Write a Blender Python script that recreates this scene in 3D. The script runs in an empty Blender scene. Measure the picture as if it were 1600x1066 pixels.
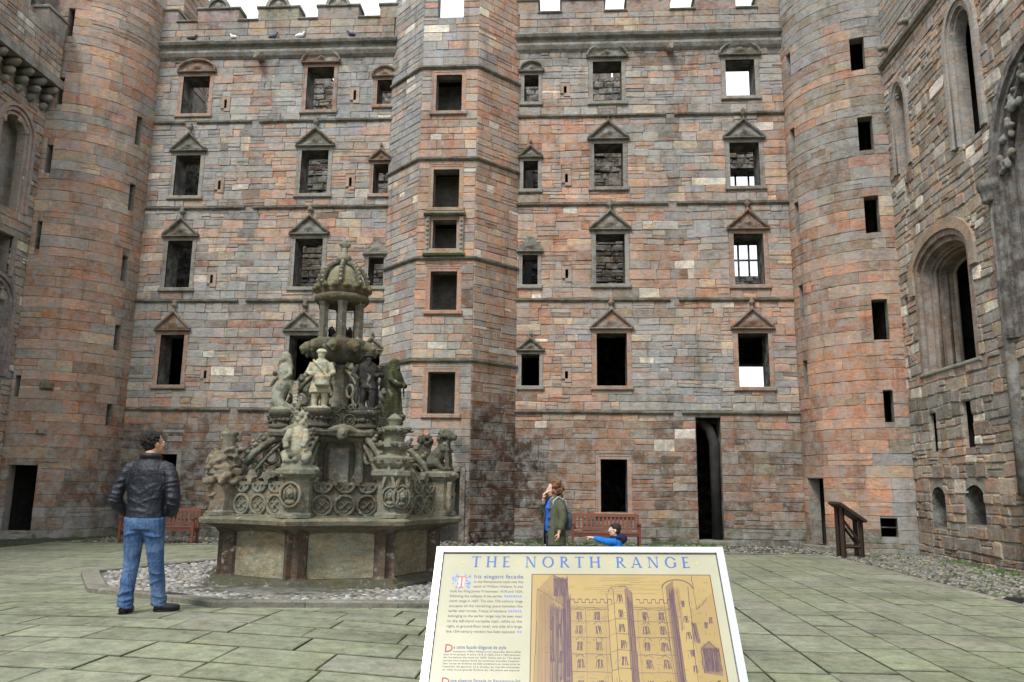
import bpy, math, random
from mathutils import Vector, Matrix, noise

# ---------------------------------------------------------------- camera, sky, sun, exposure
scene = bpy.context.scene
YAW, PITCH, ROLL = math.radians(3.7), math.atan(228 / 1240.0), 0.0125
CAM = Vector((0, 0, 1.55))
fwd = Vector((-math.sin(YAW) * math.cos(PITCH), math.cos(YAW) * math.cos(PITCH), math.sin(PITCH)))
rgt0 = Vector((math.cos(YAW), math.sin(YAW), 0)); up0 = rgt0.cross(fwd)
rgt = rgt0 * math.cos(ROLL) + up0 * math.sin(ROLL); upv = up0 * math.cos(ROLL) - rgt0 * math.sin(ROLL)
cd = bpy.data.cameras.new('camera'); cam = bpy.data.objects.new('camera', cd)
scene.collection.objects.link(cam); scene.camera = cam
cd.sensor_width = 36.0; cd.lens = 36.0 * 1240 / 1600; cd.clip_start = 0.05; cd.clip_end = 2000
m3 = Matrix((rgt, upv, -fwd)).transposed()
cam.matrix_world = Matrix.Translation(CAM) @ m3.to_4x4()

world = bpy.data.worlds.new('World'); scene.world = world; world.use_nodes = True
nt = world.node_tree; nt.nodes.clear()
wo = nt.nodes.new('ShaderNodeOutputWorld'); bg = nt.nodes.new('ShaderNodeBackground')
sky = nt.nodes.new('ShaderNodeTexSky'); sky.sky_type = 'NISHITA'; sky.sun_disc = False
SUN_EL, SUN_AZ = math.radians(52), math.radians(205)      # azimuth clockwise from +Y: from behind, a little left
sky.sun_elevation = SUN_EL; sky.sun_rotation = SUN_AZ; sky.dust_density = 3.0
scl = nt.nodes.new('ShaderNodeVectorMath'); scl.operation = 'SCALE'; scl.inputs['Scale'].default_value = 0.1
nt.links.new(sky.outputs[0], scl.inputs[0])
tc = nt.nodes.new('ShaderNodeTexCoord'); cl = nt.nodes.new('ShaderNodeTexNoise')   # even cloud cover
cl.inputs['Scale'].default_value = 2.2; cl.inputs['Detail'].default_value = 5
nt.links.new(tc.outputs['Generated'], cl.inputs['Vector'])
cr = nt.nodes.new('ShaderNodeValToRGB'); nt.links.new(cl.outputs[0], cr.inputs[0])
cr.color_ramp.elements[0].position = .3; cr.color_ramp.elements[0].color = (.76, .85, .96, 1)
cr.color_ramp.elements[1].position = .65; cr.color_ramp.elements[1].color = (.93, .975, 1.0, 1)
mx = nt.nodes.new('ShaderNodeMix'); mx.data_type = 'RGBA'; mx.inputs['Factor'].default_value = .86
nt.links.new(scl.outputs[0], mx.inputs['A']); nt.links.new(cr.outputs[0], mx.inputs['B'])
nt.links.new(mx.outputs['Result'], bg.inputs[0]); bg.inputs[1].default_value = 0.82
nt.links.new(bg.outputs[0], wo.inputs[0])

sl = bpy.data.lights.new('sun', 'SUN'); sl.energy = 1.5; sl.angle = math.radians(15); sl.color = (1, .985, .96)
sun = bpy.data.objects.new('sun', sl); scene.collection.objects.link(sun)
sd = Vector((math.sin(SUN_AZ) * math.cos(SUN_EL), math.cos(SUN_AZ) * math.cos(SUN_EL), math.sin(SUN_EL)))
sun.rotation_euler = sd.to_track_quat('Z', 'Y').to_euler(); sun.location = (0, 0, 40)

vs = scene.view_settings
vs.view_transform = 'Standard'; vs.look = 'None'; vs.gamma = 1; vs.exposure = 1.15; vs.use_curve_mapping = False
scene.render.engine = 'CYCLES'
scene.cycles.use_denoising = True
scene.cycles.max_bounces = 6; scene.cycles.diffuse_bounces = 4

# ---------------------------------------------------------------- helpers
COL = scene.collection
PI = math.pi
V = Vector
def S(t):
    t = max(0.0, min(1.0, t)); return t * t * (3 - 2 * t)
def gz(x, y):                       # the court dips gently; it is a little higher towards the near left
    return .2 * S((1.5 - x) / 6) * S((12.2 - y) / 3.8)
def proj_size(p, a):                # apparent size, used only to choose which stones become single objects
    v = p - CAM; z = v.dot(fwd)
    if z < .3: return 0
    x = v.dot(rgt) / z * 1240; y = v.dot(upv) / z * 1240
    if abs(x) > 815 or abs(y) > 545: return 0
    return a / (z * z)
def nz(x, y, z=0.0): return noise.noise(V((x, y, z)))

class MB:
    def __init__(s): s.v = []; s.f = []; s.c = []; s.col = (1, 1, 1)
    def add(s, vs_, fs, col=None):
        n = len(s.v); s.v.extend([tuple(v) for v in vs_]); s.f.extend([tuple(i + n for i in f) for f in fs])
        s.c.extend(col if isinstance(col, list) else [col or s.col] * len(vs_)); return s
    def quad(s, a, b, c, d, col=None): return s.add([a, b, c, d], [(0, 1, 2, 3)], col)
    def box(s, lo, hi, bev=0.0):
        x0, y0, z0 = lo; x1, y1, z1 = hi
        return s.frame(V((0, 0, 0)), V((1, 0, 0)), V((0, 1, 0)), V((0, 0, 1)), x0, x1, y0, y1, z0, z1, bev)
    def frame(s, o, U, W, N, u0, u1, w0, w1, d0, d1, bev=0.0):
        """box in a frame; the d1 side has bevelled edges"""
        P = lambda u, w, d: o + U * u + W * w + N * d
        b = min(bev, .45 * (u1 - u0), .45 * (w1 - w0), .9 * abs(d1 - d0))
        if b <= 0:
            vs_ = [P(u, w, d) for d in (d0, d1) for (u, w) in ((u0, w0), (u1, w0), (u1, w1), (u0, w1))]
            fs = [(3, 2, 1, 0), (4, 5, 6, 7)] + [(i, (i + 1) % 4, 4 + (i + 1) % 4, 4 + i) for i in range(4)]
        else:
            sg = 1 if d1 > d0 else -1
            vs_ = [P(u, w, d0) for (u, w) in ((u0, w0), (u1, w0), (u1, w1), (u0, w1))]
            vs_ += [P(u, w, d1 - sg * b) for (u, w) in ((u0, w0), (u1, w0), (u1, w1), (u0, w1))]
            vs_ += [P(u, w, d1) for (u, w) in ((u0 + b, w0 + b), (u1 - b, w0 + b), (u1 - b, w1 - b), (u0 + b, w1 - b))]
            fs = [(3, 2, 1, 0), (8, 9, 10, 11)]
            for k in (0, 4): fs += [(k + i, k + (i + 1) % 4, k + 4 + (i + 1) % 4, k + 4 + i) for i in range(4)]
        return s.add(vs_, fs)
    def loft(s, rings, cap=True, col=None):
        """rings: lists of points, same count, joined in order"""
        n = len(rings[0]); vs_ = [p for r in rings for p in r]; fs = []
        for k in range(len(rings) - 1):
            for i in range(n):
                j = (i + 1) % n
                fs.append((k * n + i, k * n + j, (k + 1) * n + j, (k + 1) * n + i))
        if cap:
            fs.append(tuple(range(n - 1, -1, -1))); fs.append(tuple(range((len(rings) - 1) * n, len(rings) * n)))
        return s.add(vs_, fs, col)
    def lathe(s, c, prof, n=24, rf=None, ph=0.0, cap=True):
        """prof (r, z); rf(theta, r, z) scales r; theta from -Y towards +X"""
        rings = []
        for (r, z) in prof:
            ring = []
            for i in range(n):
                t = 2 * PI * i / n + ph
                q = r * (rf(t, r, z) if rf else 1)
                ring.append(V((c[0] + q * math.sin(t), c[1] - q * math.cos(t), c[2] + z)))
            rings.append(ring)
        return s.loft(rings, cap)
    def tube(s, pts, rad, n=8, closed=False, cap=True, squash=1.0):
        pts = [V(p) for p in pts]; m = len(pts)
        if not isinstance(rad, (list, tuple)): rad = [rad] * m
        rings = []; prev = None
        for i, p in enumerate(pts):
            if closed: t = pts[(i + 1) % m] - pts[i - 1]
            else: t = pts[min(i + 1, m - 1)] - pts[max(i - 1, 0)]
            t = t.normalized() if t.length > 1e-9 else V((0, 0, 1))
            if prev is None:
                a = V((0, 0, 1)) if abs(t.z) < .9 else V((1, 0, 0))
                x = a.cross(t).normalized()
            else:
                x = prev - t * prev.dot(t)
                x = x.normalized() if x.length > 1e-6 else t.orthogonal().normalized()
            prev = x; y = t.cross(x)
            rings.append([p + (x * math.cos(2 * PI * k / n) + y * math.sin(2 * PI * k / n) * squash) * rad[i] for k in range(n)])
        if closed: rings.append(rings[0])
        return s.loft(rings, cap and not closed)
    def ball(s, c, r, n=10, m=7, rot=None):
        if not isinstance(r, (list, tuple)): r = (r, r, r)
        c = V(c); rings = []
        for k in range(1, m):
            a = PI * k / m
            ring = []
            for i in range(n):
                t = 2 * PI * i / n
                p = V((r[0] * math.sin(a) * math.cos(t), r[1] * math.sin(a) * math.sin(t), -r[2] * math.cos(a)))
                if rot: p = rot @ p
                ring.append(c + p)
            rings.append(ring)
        top, bot = V((0, 0, r[2])), V((0, 0, -r[2]))
        if rot: top, bot = rot @ top, rot @ bot
        s.loft(rings, False)
        k = len(s.v); base = k - n * (m - 1)
        s.v += [tuple(c + bot), tuple(c + top)]; s.c += [s.col] * 2
        for i in range(n):
            j = (i + 1) % n
            s.f.append((k, base + j, base + i)); s.f.append((k + 1, k - n + i, k - n + j))
        return s
    def sweep(s, pts, N, w0, w1, d0, d1, cap=True):
        """rectangular bar along a path in a plane with normal N: from w0 to w1 across (left of travel), d0 to d1 along N"""
        pts = [V(p) for p in pts]; N = V(N); rings = []; m = len(pts)
        for i, p in enumerate(pts):
            a = (pts[i] - pts[i - 1]).normalized() if i else None
            b = (pts[i + 1] - pts[i]).normalized() if i < m - 1 else None
            if a is None: a = b
            if b is None: b = a
            t = (a + b).normalized(); sd_ = N.cross(t); k = 1 / max(.35, math.sqrt(max(0.01, (1 + a.dot(b)) / 2)))
            rings.append([p + sd_ * w0 * k + N * d0, p + sd_ * w0 * k + N * d1, p + sd_ * w1 * k + N * d1, p + sd_ * w1 * k + N * d0])
        return s.loft(rings, cap)
    def prism(s, pts, N, d0, d1):
        N = V(N); n = len(pts)
        vs_ = [V(p) + N * d0 for p in pts] + [V(p) + N * d1 for p in pts]
        return s.add(vs_, [tuple(range(n - 1, -1, -1)), tuple(range(n, 2 * n))] + [(i, (i + 1) % n, n + (i + 1) % n, n + i) for i in range(n)])

def link(o, parent):
    COL.objects.link(o)
    if parent is not None:
        o.parent = parent
        o.matrix_parent_inverse = PINV.get(parent.name, Matrix.Identity(4))
    return o
PINV = {}
def make(name, mb, mat, parent=None, smooth=False, vox=None, sub=None, smooth_it=0):
    me = bpy.data.meshes.new(name); me.from_pydata(mb.v, [], mb.f)
    ca = me.color_attributes.new('Col', 'FLOAT_COLOR', 'POINT')
    ca.data.foreach_set('color', [x for c in mb.c for x in (c[0], c[1], c[2], 1.0)])
    if vox and mat in (M['dressed'], M['fountain']): mat = M['dressed_carving'] if mat is M['dressed'] else M['fountain_carving']
    if mat: me.materials.append(mat)
    if smooth: me.polygons.foreach_set('use_smooth', [True] * len(me.polygons))
    o = bpy.data.objects.new(name, me); link(o, parent)
    if vox: o.color = (*mb.c[0], 1)
    if vox:
        r = o.modifiers.new('remesh', 'REMESH'); r.mode = 'VOXEL'; r.voxel_size = vox; r.use_smooth_shade = True
    for q_ in getattr(mb, 'dk', ()): make('painted_dark_box', q_, M['shade_dark'], parent)
    if smooth_it:
        q = o.modifiers.new('smooth', 'SMOOTH'); q.factor = .5; q.iterations = smooth_it
    if sub:
        q = o.modifiers.new('subsurf', 'SUBSURF'); q.levels = sub; q.render_levels = sub
    return o
def tag(o, label=None, cat=None, group=None, kind=None):
    if label: o['label'] = label
    if cat: o['category'] = cat
    if group: o['group'] = group
    if kind: o['kind'] = kind
    return o
def thing(name, loc, label, cat, group=None):
    o = bpy.data.objects.new(name, None); COL.objects.link(o); o.location = loc; o.empty_display_size = .2
    PINV[o.name] = Matrix.Translation(V(loc)).inverted()
    return tag(o, label, cat, group)

# ---------------------------------------------------------------- materials
class NT:
    def __init__(s, name):
        s.m = bpy.data.materials.new(name); s.m.use_nodes = True; s.t = s.m.node_tree; s.b = s.t.nodes['Principled BSDF']
        s.geo = s.t.nodes.new('ShaderNodeNewGeometry')
    def n(s, ty, **kw):
        x = s.t.nodes.new(ty)
        for k, v in kw.items(): setattr(x, k, v)
        return x
    def l(s, a, b): s.t.links.new(a, b)
    def noise(s, scale, detail=4, rough=.55, vec=None):
        x = s.n('ShaderNodeTexNoise'); x.inputs['Scale'].default_value = scale; x.inputs['Detail'].default_value = detail
        x.inputs['Roughness'].default_value = rough; s.l(vec or s.geo.outputs['Position'], x.inputs['Vector']); return x.outputs[0]
    def ramp(s, f, stops):
        x = s.n('ShaderNodeValToRGB'); s.l(f, x.inputs[0]); e = x.color_ramp.elements
        while len(e) < len(stops): e.new(.5)
        for k, (p, c) in enumerate(stops):
            e[k].position = p; e[k].color = (c, c, c, 1) if not isinstance(c, tuple) else (*c, 1)
        return x.outputs[0]
    def mix(s, f, a, b, bt='MIX'):
        x = s.n('ShaderNodeMix', data_type='RGBA', blend_type=bt)
        for v, k in ((f, 'Factor'), (a, 'A'), (b, 'B')):
            if isinstance(v, (int, float)): x.inputs[k].default_value = v
            elif isinstance(v, tuple): x.inputs[k].default_value = (*v, 1)
            else: s.l(v, x.inputs[k])
        return x.outputs['Result']
    def math(s, op, a, b=None):
        x = s.n('ShaderNodeMath', operation=op)
        for k, v in enumerate((a, b)):
            if v is None: continue
            if isinstance(v, (int, float)): x.inputs[k].default_value = v
            else: s.l(v, x.inputs[k])
        return x.outputs[0]
    def out(s, col, rough=.9, bump=None, strength=.5, dist=.02, spec=.25, metal=0):
        if isinstance(col, tuple): s.b.inputs['Base Color'].default_value = (*col, 1)
        else: s.l(col, s.b.inputs['Base Color'])
        if isinstance(rough, (int, float)): s.b.inputs['Roughness'].default_value = rough
        else: s.l(rough, s.b.inputs['Roughness'])
        s.b.inputs['Specular IOR Level'].default_value = spec; s.b.inputs['Metallic'].default_value = metal
        if bump is not None:
            x = s.n('ShaderNodeBump'); x.inputs['Strength'].default_value = strength; x.inputs['Distance'].default_value = dist
            s.l(bump, x.inputs['Height']); s.l(x.outputs[0], s.b.inputs['Normal'])
        return s.m

def stone_mat(name, crust=.5, lichen=.5, moss=0.0, tint=(1, 1, 1), bump=.6, by_object=False, skin=.6, hue=1.0, streak=.55):
    t = NT(name)
    at = t.n('ShaderNodeObjectInfo') if by_object else t.n('ShaderNodeAttribute', attribute_name='Col')
    mp = t.n('ShaderNodeMapping'); mp.inputs['Scale'].default_value = (1, 1, 2.6); t.l(t.geo.outputs['Position'], mp.inputs['Vector']); bed = mp.outputs[0]   # sedimentary bedding
    fine = t.noise(7, 6, .68, bed); mid = t.noise(1.7, 4, .6); big = t.noise(.45, 4, .6); speck = t.noise(34, 3, .7)
    c = t.mix(1.0, at.outputs['Color'], t.ramp(t.noise(2.3, 5, .62, bed), [(.32, (1 - .14 * hue, 1 - .01 * hue, 1 + .08 * hue)), (.5, (1.0, 1.0, 1.0)), (.68, (1 + .17 * hue, 1 - .02 * hue, 1 - .18 * hue))]), 'MULTIPLY')
    c = t.mix(1.0, c, t.ramp(fine, [(.25, .52), (.5, 1.0), (.75, 1.36)]), 'MULTIPLY')
    c = t.mix(1.0, c, t.ramp(speck, [(.3, .82), (.7, 1.16)]), 'MULTIPLY')
    # broad tonal drift and rain streaks running down the face
    c = t.mix(1.0, c, t.ramp(t.noise(.9, 5, .6), [(.3, .66), (.5, 1.0), (.7, 1.14)]), 'MULTIPLY')
    ms = t.n('ShaderNodeMapping'); ms.inputs['Scale'].default_value = (2.6, 2.6, .22); t.l(t.geo.outputs['Position'], ms.inputs['Vector'])
    c = t.mix(t.math('MULTIPLY', t.ramp(t.noise(1.0, 5, .65, ms.outputs[0]), [(.54, 0.0), (.72, 1.0)]), streak), c, (.075, .068, .06))
    # grey weather skin that creeps over stone and joint alike
    sk = t.math('MULTIPLY', t.ramp(t.noise(3.1, 6, .7), [(.45, 0.0), (.62, 1.0)]), skin)
    c = t.mix(sk, c, (.32, .315, .295))
    # sooty crust in ragged patches, pale lichen freckles
    cm = t.math('MULTIPLY', t.ramp(mid, [(.5, 0.0), (.72, 1.0)]), t.ramp(big, [(.42, 0.0), (.66, 1.0)]))
    c = t.mix(t.math('MULTIPLY', cm, crust), c, (.055, .05, .045))
    lm = t.math('MULTIPLY', t.ramp(t.noise(6.5, 5, .72), [(.58, 0.0), (.68, 1.0)]), lichen)
    c = t.mix(t.math('MULTIPLY', lm, .6), c, (.56, .53, .47))
    if moss:
        sep = t.n('ShaderNodeSeparateXYZ'); t.l(t.geo.outputs['Normal'], sep.inputs[0])
        mm = t.math('MULTIPLY', t.ramp(sep.outputs['Z'], [(.25, 0.0), (.85, 1.0)]), t.ramp(t.noise(3.5, 5, .65), [(.38, 0.0), (.62, 1.0)]))
        c = t.mix(t.math('MULTIPLY', mm, moss), c, (.10, .115, .035))
    c = t.mix(1.0, c, tint, 'MULTIPLY')
    h = t.math('ADD', t.noise(14, 7, .7), t.math('MULTIPLY', t.noise(60, 3, .6), .25))
    return t.out(c, .93, h, bump, .03, .15)
def plain_mat(name, col, rough=.6, var=.15, scale=12, bump=.0, spec=.3, metal=0, dist=.01):
    t = NT(name); f = t.noise(scale, 4)
    c = t.mix(1.0, col, t.ramp(f, [(.3, 1 - var), (.7, 1 + var)]), 'MULTIPLY')
    return t.out(c, rough, t.noise(scale * 3, 4) if bump else None, bump, dist, spec, metal)

M = {}
M['stone'] = stone_mat('wall_stone', .55, .45)
M['rubble'] = stone_mat('rubble_stone', .65, .8, bump=.9)
M['mortar'] = stone_mat('lime_mortar', .7, .2, bump=.8)
M['dressed'] = stone_mat('dressed_stone', .55, .35, moss=.6)
M['fountain'] = stone_mat('fountain_stone', 1.0, .75, moss=.45, bump=1.0, skin=.05, streak=.5)
M['dressed_carving'] = stone_mat('dressed_carving', .55, .35, moss=.6, by_object=True)
M['fountain_carving'] = stone_mat('fountain_carving', 1.0, .75, moss=.45, bump=1.0, skin=.05, streak=.5, by_object=True)
M['shade_dark'] = plain_mat('painted_shade', (.028, .025, .022), .95, .4, 5)  # near-black colour stands in for the shade inside openings
M['flag'] = stone_mat('paving_flag', .12, .25, bump=.35, skin=.12, hue=.25, streak=0.0)
MORT = (.23, .20, .165); GREY = (.30, .29, .275); DRESS = (.33, .27, .225)

def srgb(r, g, b): return tuple(((v / 255 + .055) / 1.055) ** 2.4 for v in (r, g, b))
PAL = {'red': srgb(170, 117, 90), 'salmon': srgb(184, 142, 115), 'pink': srgb(174, 147, 128), 'buff': srgb(192, 170, 140), 'grey': srgb(154, 150, 143),
       'blue': srgb(141, 144, 147), 'pale': srgb(220, 209, 192), 'dark': srgb(78, 69, 62), 'brown': srgb(138, 111, 92), 'olive': srgb(138, 130, 108)}
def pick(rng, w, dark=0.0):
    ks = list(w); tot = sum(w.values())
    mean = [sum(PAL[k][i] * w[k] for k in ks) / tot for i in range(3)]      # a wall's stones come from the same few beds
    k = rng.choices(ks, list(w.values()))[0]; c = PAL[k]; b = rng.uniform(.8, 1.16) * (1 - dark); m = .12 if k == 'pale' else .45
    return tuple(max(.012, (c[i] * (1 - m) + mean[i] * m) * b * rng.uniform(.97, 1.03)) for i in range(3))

# ---------------------------------------------------------------- masonry
GRID_F = [(r * 4 + c, r * 4 + c + 1, r * 4 + c + 5, r * 4 + c + 4) for r in range(3) for c in range(3)]
RING = [0, 1, 2, 3, 7, 11, 15, 14, 13, 12, 8, 4]
SKIRT_F = [(RING[i], 16 + i, 16 + (i + 1) % 12, RING[(i + 1) % 12]) for i in range(12)]
STONE_F = GRID_F + SKIRT_F
def stone_verts(P, ua, ub, va, vb, rng, d, bev, jit, wv, even=False):
    w, h = ub - ua, vb - va; g = .003 if even else .005
    j = min(jit, .16 * w, .2 * h); bu = min(bev, .3 * w) / w; bv = min(bev, .3 * h) / h
    us = (0, .33, .67, 1) if even else (0, bu, 1 - bu, 1); vs_ = (0, bv, 1 - bv, 1); out = []
    tilt_u, tilt_v = rng.uniform(-.4, .4) * bev, rng.uniform(-.4, .4) * bev
    for r in range(4):
        for c in range(4):
            u = ua + g + (w - 2 * g) * us[c] + rng.uniform(-j, j) * .5; v = va + g + (h - 2 * g) * vs_[r] + rng.uniform(-j, j) * .5
            edge = r in (0, 3) or c in (0, 3); corner = r in (0, 3) and c in (0, 3)
            if corner:
                u += (-1 if c else 1) * rng.uniform(0, j); v += (-1 if r else 1) * rng.uniform(0, j)
            dd = d - (bev * rng.uniform(.6, 1.3) if edge else 0) + (us[c] - .5) * tilt_u + (vs_[r] - .5) * tilt_v
            out.append((u, v, dd))
    out += [(out[i][0], out[i][1], -.05) for i in RING]
    return [P(u, v + wv(u, v), dd) for (u, v, dd) in out]
def lay(P, u0, u1, v0, v1, holes, hr, wr, colf, rng, bev=.014, jit=.014, rough=.015, warp=.02, split=.12, skip=None, base=.006, even=False):
    """coursed stones; holes are (ua, ub, va, vb) left free; returns [(verts, colour, centre, area)]"""
    res = []; v = v0; sd_ = rng.random() * 50
    edgev = sorted({h for H in holes for h in (H[2], H[3]) if v0 < h < v1} | {v1})
    wv = (lambda u, v_: warp * nz(u * .55 + sd_, v_ * .8) * S((v_ - v0) / .3) * S((v1 - v_) / .3)) if warp else (lambda u, v_: 0.0)
    while v < v1 - .02:
        h = rng.uniform(*hr)
        if v + h > v1 - hr[0] * .6: h = v1 - v
        va, vb = v, v + h; v = vb
        act = [H for H in holes if H[2] < vb - .01 and H[3] > va + .01 and H[1] > u0 and H[0] < u1]
        us = sorted({u0, u1} | {min(max(e, u0), u1) for H in act for e in (H[0], H[1])})
        segs = []
        for a, b in zip(us, us[1:]):
            if b - a < .01: continue
            free = [(va, vb)]
            for H in act:
                if H[0] < (a + b) / 2 < H[1]:
                    nf = []
                    for lo, hi in free:
                        if H[2] > lo: nf.append((lo, min(hi, H[2])))
                        if H[3] < hi: nf.append((max(lo, H[3]), hi))
                    free = [f for f in nf if f[1] - f[0] > .05]
            for f in free:
                if segs and abs(segs[-1][1] - a) < 1e-6 and segs[-1][2:] == f: segs[-1] = (segs[-1][0], b, *f)
                else: segs.append((a, b, *f))
        for a, b, lo, hi in segs:
            u = a
            while u < b - .01:
                w = rng.uniform(*wr) * (1 + .5 * ((hi - lo) / hr[1] - .6))
                if rng.random() < .13: w *= .5
                if u + w > b - wr[0] * .55: w = b - u
                ua, ub = u, u + w; u = ub
                parts = [(ua, ub, lo, hi)]
                if rng.random() < split and hi - lo > .16:
                    k = lo + (hi - lo) * rng.uniform(.35, .65)
                    parts = [(ua, ub, lo, k), (ua, ub, k, hi)]
                elif rng.random() < split and w > .5:
                    k = ua + w * rng.uniform(.35, .65); q = lo + (hi - lo) * rng.uniform(.4, .6)
                    parts = [(ua, k, lo, hi), (k, ub, lo, q), (k, ub, q, hi)]
                for (p, q, r, t) in parts:
                    cu, cv = (p + q) / 2, (r + t) / 2
                    if skip and skip(cu, cv): continue
                    d = base + rng.random() ** 1.6 * rough
                    vv = stone_verts(P, p, q, r, t, rng, d, bev, jit, wv, even)
                    res.append((vv, colf(cu, cv, rng), P(cu, cv, 0), (q - p) * (t - r)))
    return res
def emit(stones, mat, parent, limit=300, name='stone', rest='small_stones'):
    """the stones that show largest become parts of their own; the rest stay one part"""
    order = sorted(range(len(stones)), key=lambda i: -proj_size(stones[i][2], stones[i][3]))
    single = [i for i in order[:limit] if proj_size(stones[i][2], stones[i][3]) > 0]
    ss = set(single)
    for i in single:
        mb = MB(); mb.add(stones[i][0], STONE_F, stones[i][1]); make(name, mb, mat, parent)
    mb = MB()
    for i, s_ in enumerate(stones):
        if i not in ss: mb.add(s_[0], STONE_F, s_[1])
    if mb.v: tag(make(rest, mb, mat, parent), kind='stuff')
def backing(mb, P, u0, u1, v0, v1, holes, th, step=None, d=-.006, back=True, reveal_col=None, closed_holes=(), dark=(), bare=(), jamb=.32):
    """the wall core with real openings: face, reveals and inner face; closed_holes: {index: depth} end in a back face"""
    us = {u0, u1}; vs_ = {v0, v1}
    for H in holes:
        us |= {min(max(H[0], u0), u1), min(max(H[1], u0), u1)}; vs_ |= {min(max(H[2], v0), v1), min(max(H[3], v0), v1)}
    if step:
        n = max(1, int((u1 - u0) / step)); us |= {u0 + (u1 - u0) * i / n for i in range(n + 1)}
    us = sorted(us); vs_ = sorted(vs_)
    for a, b in zip(us, us[1:]):
        if b - a < 1e-6: continue
        run = None
        for c, e in zip(vs_, vs_[1:]):
            m_ = ((a + b) / 2, (c + e) / 2)
            solid = not any(H[0] < m_[0] < H[1] and H[2] < m_[1] < H[3] for H in holes)
            if solid:
                if run is None: run = c
                end = e
            if (not solid or e == vs_[-1]) and run is not None:
                mb.quad(P(a, run, d), P(b, run, d), P(b, end, d), P(a, end, d))
                if back: mb.quad(P(b, run, -th), P(a, run, -th), P(a, end, -th), P(b, end, -th))
                run = None
    for k, H in enumerate(holes):
        if k in bare: continue
        t = closed_holes[k] if k in closed_holes else th
        a, b, c, e = H
        if k in dark:               # jamb, then an added box painted near black for interior shade
            ck = MB(); mb.__dict__.setdefault('dk', []).append(ck)
            for (p, q) in (((a, c), (a, e)), ((a, e), (b, e)), ((b, e), (b, c)), ((b, c), (a, c))): mb.quad(P(*p, d), P(*q, d), P(*q, -jamb), P(*p, -jamb))
            g = .25; A, B, C_, E_ = a - g, b + g, c - g, e + g; ch = (.03, .027, .024); t = 1.7
            o_ = [(A, C_), (A, E_), (B, E_), (B, C_)]; i_ = [(a, c), (a, e), (b, e), (b, c)]
            for n_ in range(4):
                p, q, p2, q2 = o_[n_], o_[(n_ + 1) % 4], i_[n_], i_[(n_ + 1) % 4]
                ck.quad(P(*p2, -jamb), P(*q2, -jamb), P(*q, -jamb - .01), P(*p, -jamb - .01), ch); ck.quad(P(*p, -jamb - .01), P(*q, -jamb - .01), P(*q, -t), P(*p, -t), ch)
            ck.quad(*[P(*p, -t) for p in o_], ch); continue
        for (p, q) in (((a, c), (a, e)), ((a, e), (b, e)), ((b, e), (b, c)), ((b, c), (a, c))):
            mb.add([P(*p, d), P(*q, d), P(*q, -t), P(*p, -t)], [(0, 1, 2, 3)], reveal_col)
        if k in closed_holes: mb.add([P(a, c, -t), P(b, c, -t), P(b, e, -t), P(a, e, -t)], [(0, 1, 2, 3)], reveal_col)
def plane(o, U, N):
    o, U, N = V(o), V(U), V(N); Z = V((0, 0, 1))
    return lambda u, v, d: o + U * u + Z * v + N * d
def cyl(cx, cy, r):                 # u = arc length, 0 towards -Y, growing towards +X
    def P(u, v, d):
        t = u / r; q = r + d
        return V((cx + q * math.sin(t), cy - q * math.cos(t), v))
    return P
def arch_holes(ua, ub, vs_, h, n=26):
    """stepped strips that make a round or low arch above the springing"""
    res = []; c = (ua + ub) / 2; w = (ub - ua) / 2
    for i in range(n):
        k = math.sqrt(max(0, 1 - ((i + .5) / n) ** 2)); res.append((c - w * k, c + w * k, vs_ + h * i / n, vs_ + h * (i + 1) / n))
    return res
def arch_reveal(mb, P, a, depth, col, chamber=None, d=-.006):
    """jambs and soffit of an arched opening, ending in a back face or opening into an added box painted near black"""
    out = lambda dd: arch_path(P, a[0], a[1], a[2], a[3], a[4], dd, 24)
    A, B = out(d), out(-depth); n = len(A)
    for i in range(n): j = (i + 1) % n; mb.quad(A[i], A[j], B[j], B[i], col)
    if chamber is None: mb.add(B, [tuple(range(n))], col); return
    ck = MB(); mb.__dict__.setdefault('dk', []).append(ck); g = .5; C_ = arch_path(P, a[0] - g, a[1] + g, a[2] - g, a[3], a[4] + g, -depth - .02, 24); E_ = arch_path(P, a[0] - g, a[1] + g, a[2] - g, a[3], a[4] + g, -depth - chamber, 24); ch = (.035, .03, .027)
    for i in range(n): j = (i + 1) % n; ck.quad(B[i], B[j], C_[j], C_[i], ch); ck.quad(C_[i], C_[j], E_[j], E_[i], ch)
    ck.add(E_, [tuple(range(n))], ch)
def arch_path(P, ua, ub, v0, vs_, h, d=0, n=14, point=0.0):
    c = (ua + ub) / 2; w = (ub - ua) / 2
    pts = [P(ua, v0, d), P(ua, vs_, d)]
    for i in range(1, n):
        t = PI * (1 - i / n); pts.append(P(c + w * math.cos(t), vs_ + h * (math.sin(t) ** (1.0 - point)), d))
    return pts + [P(ub, vs_, d), P(ub, v0, d)]
# ================================================================ THE SETTING: ground
rng = random.Random(7)
def flag_col(x, y, r):
    n = nz(x * .35, y * .35, 3); k = r.uniform(.88, 1.1)
    a = (.214, .219, .157); b = (.196, .22, .117); c = (.22, .212, .168)
    t = max(0, min(1, .5 + n * 1.2)); q = r.random()
    base = [a[i] * (1 - t * .5) + b[i] * t * .5 for i in range(3)]
    if q < .1: base = [base[i] * .4 + c[i] * .6 for i in range(3)]
    return tuple(v * k for v in base)
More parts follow.
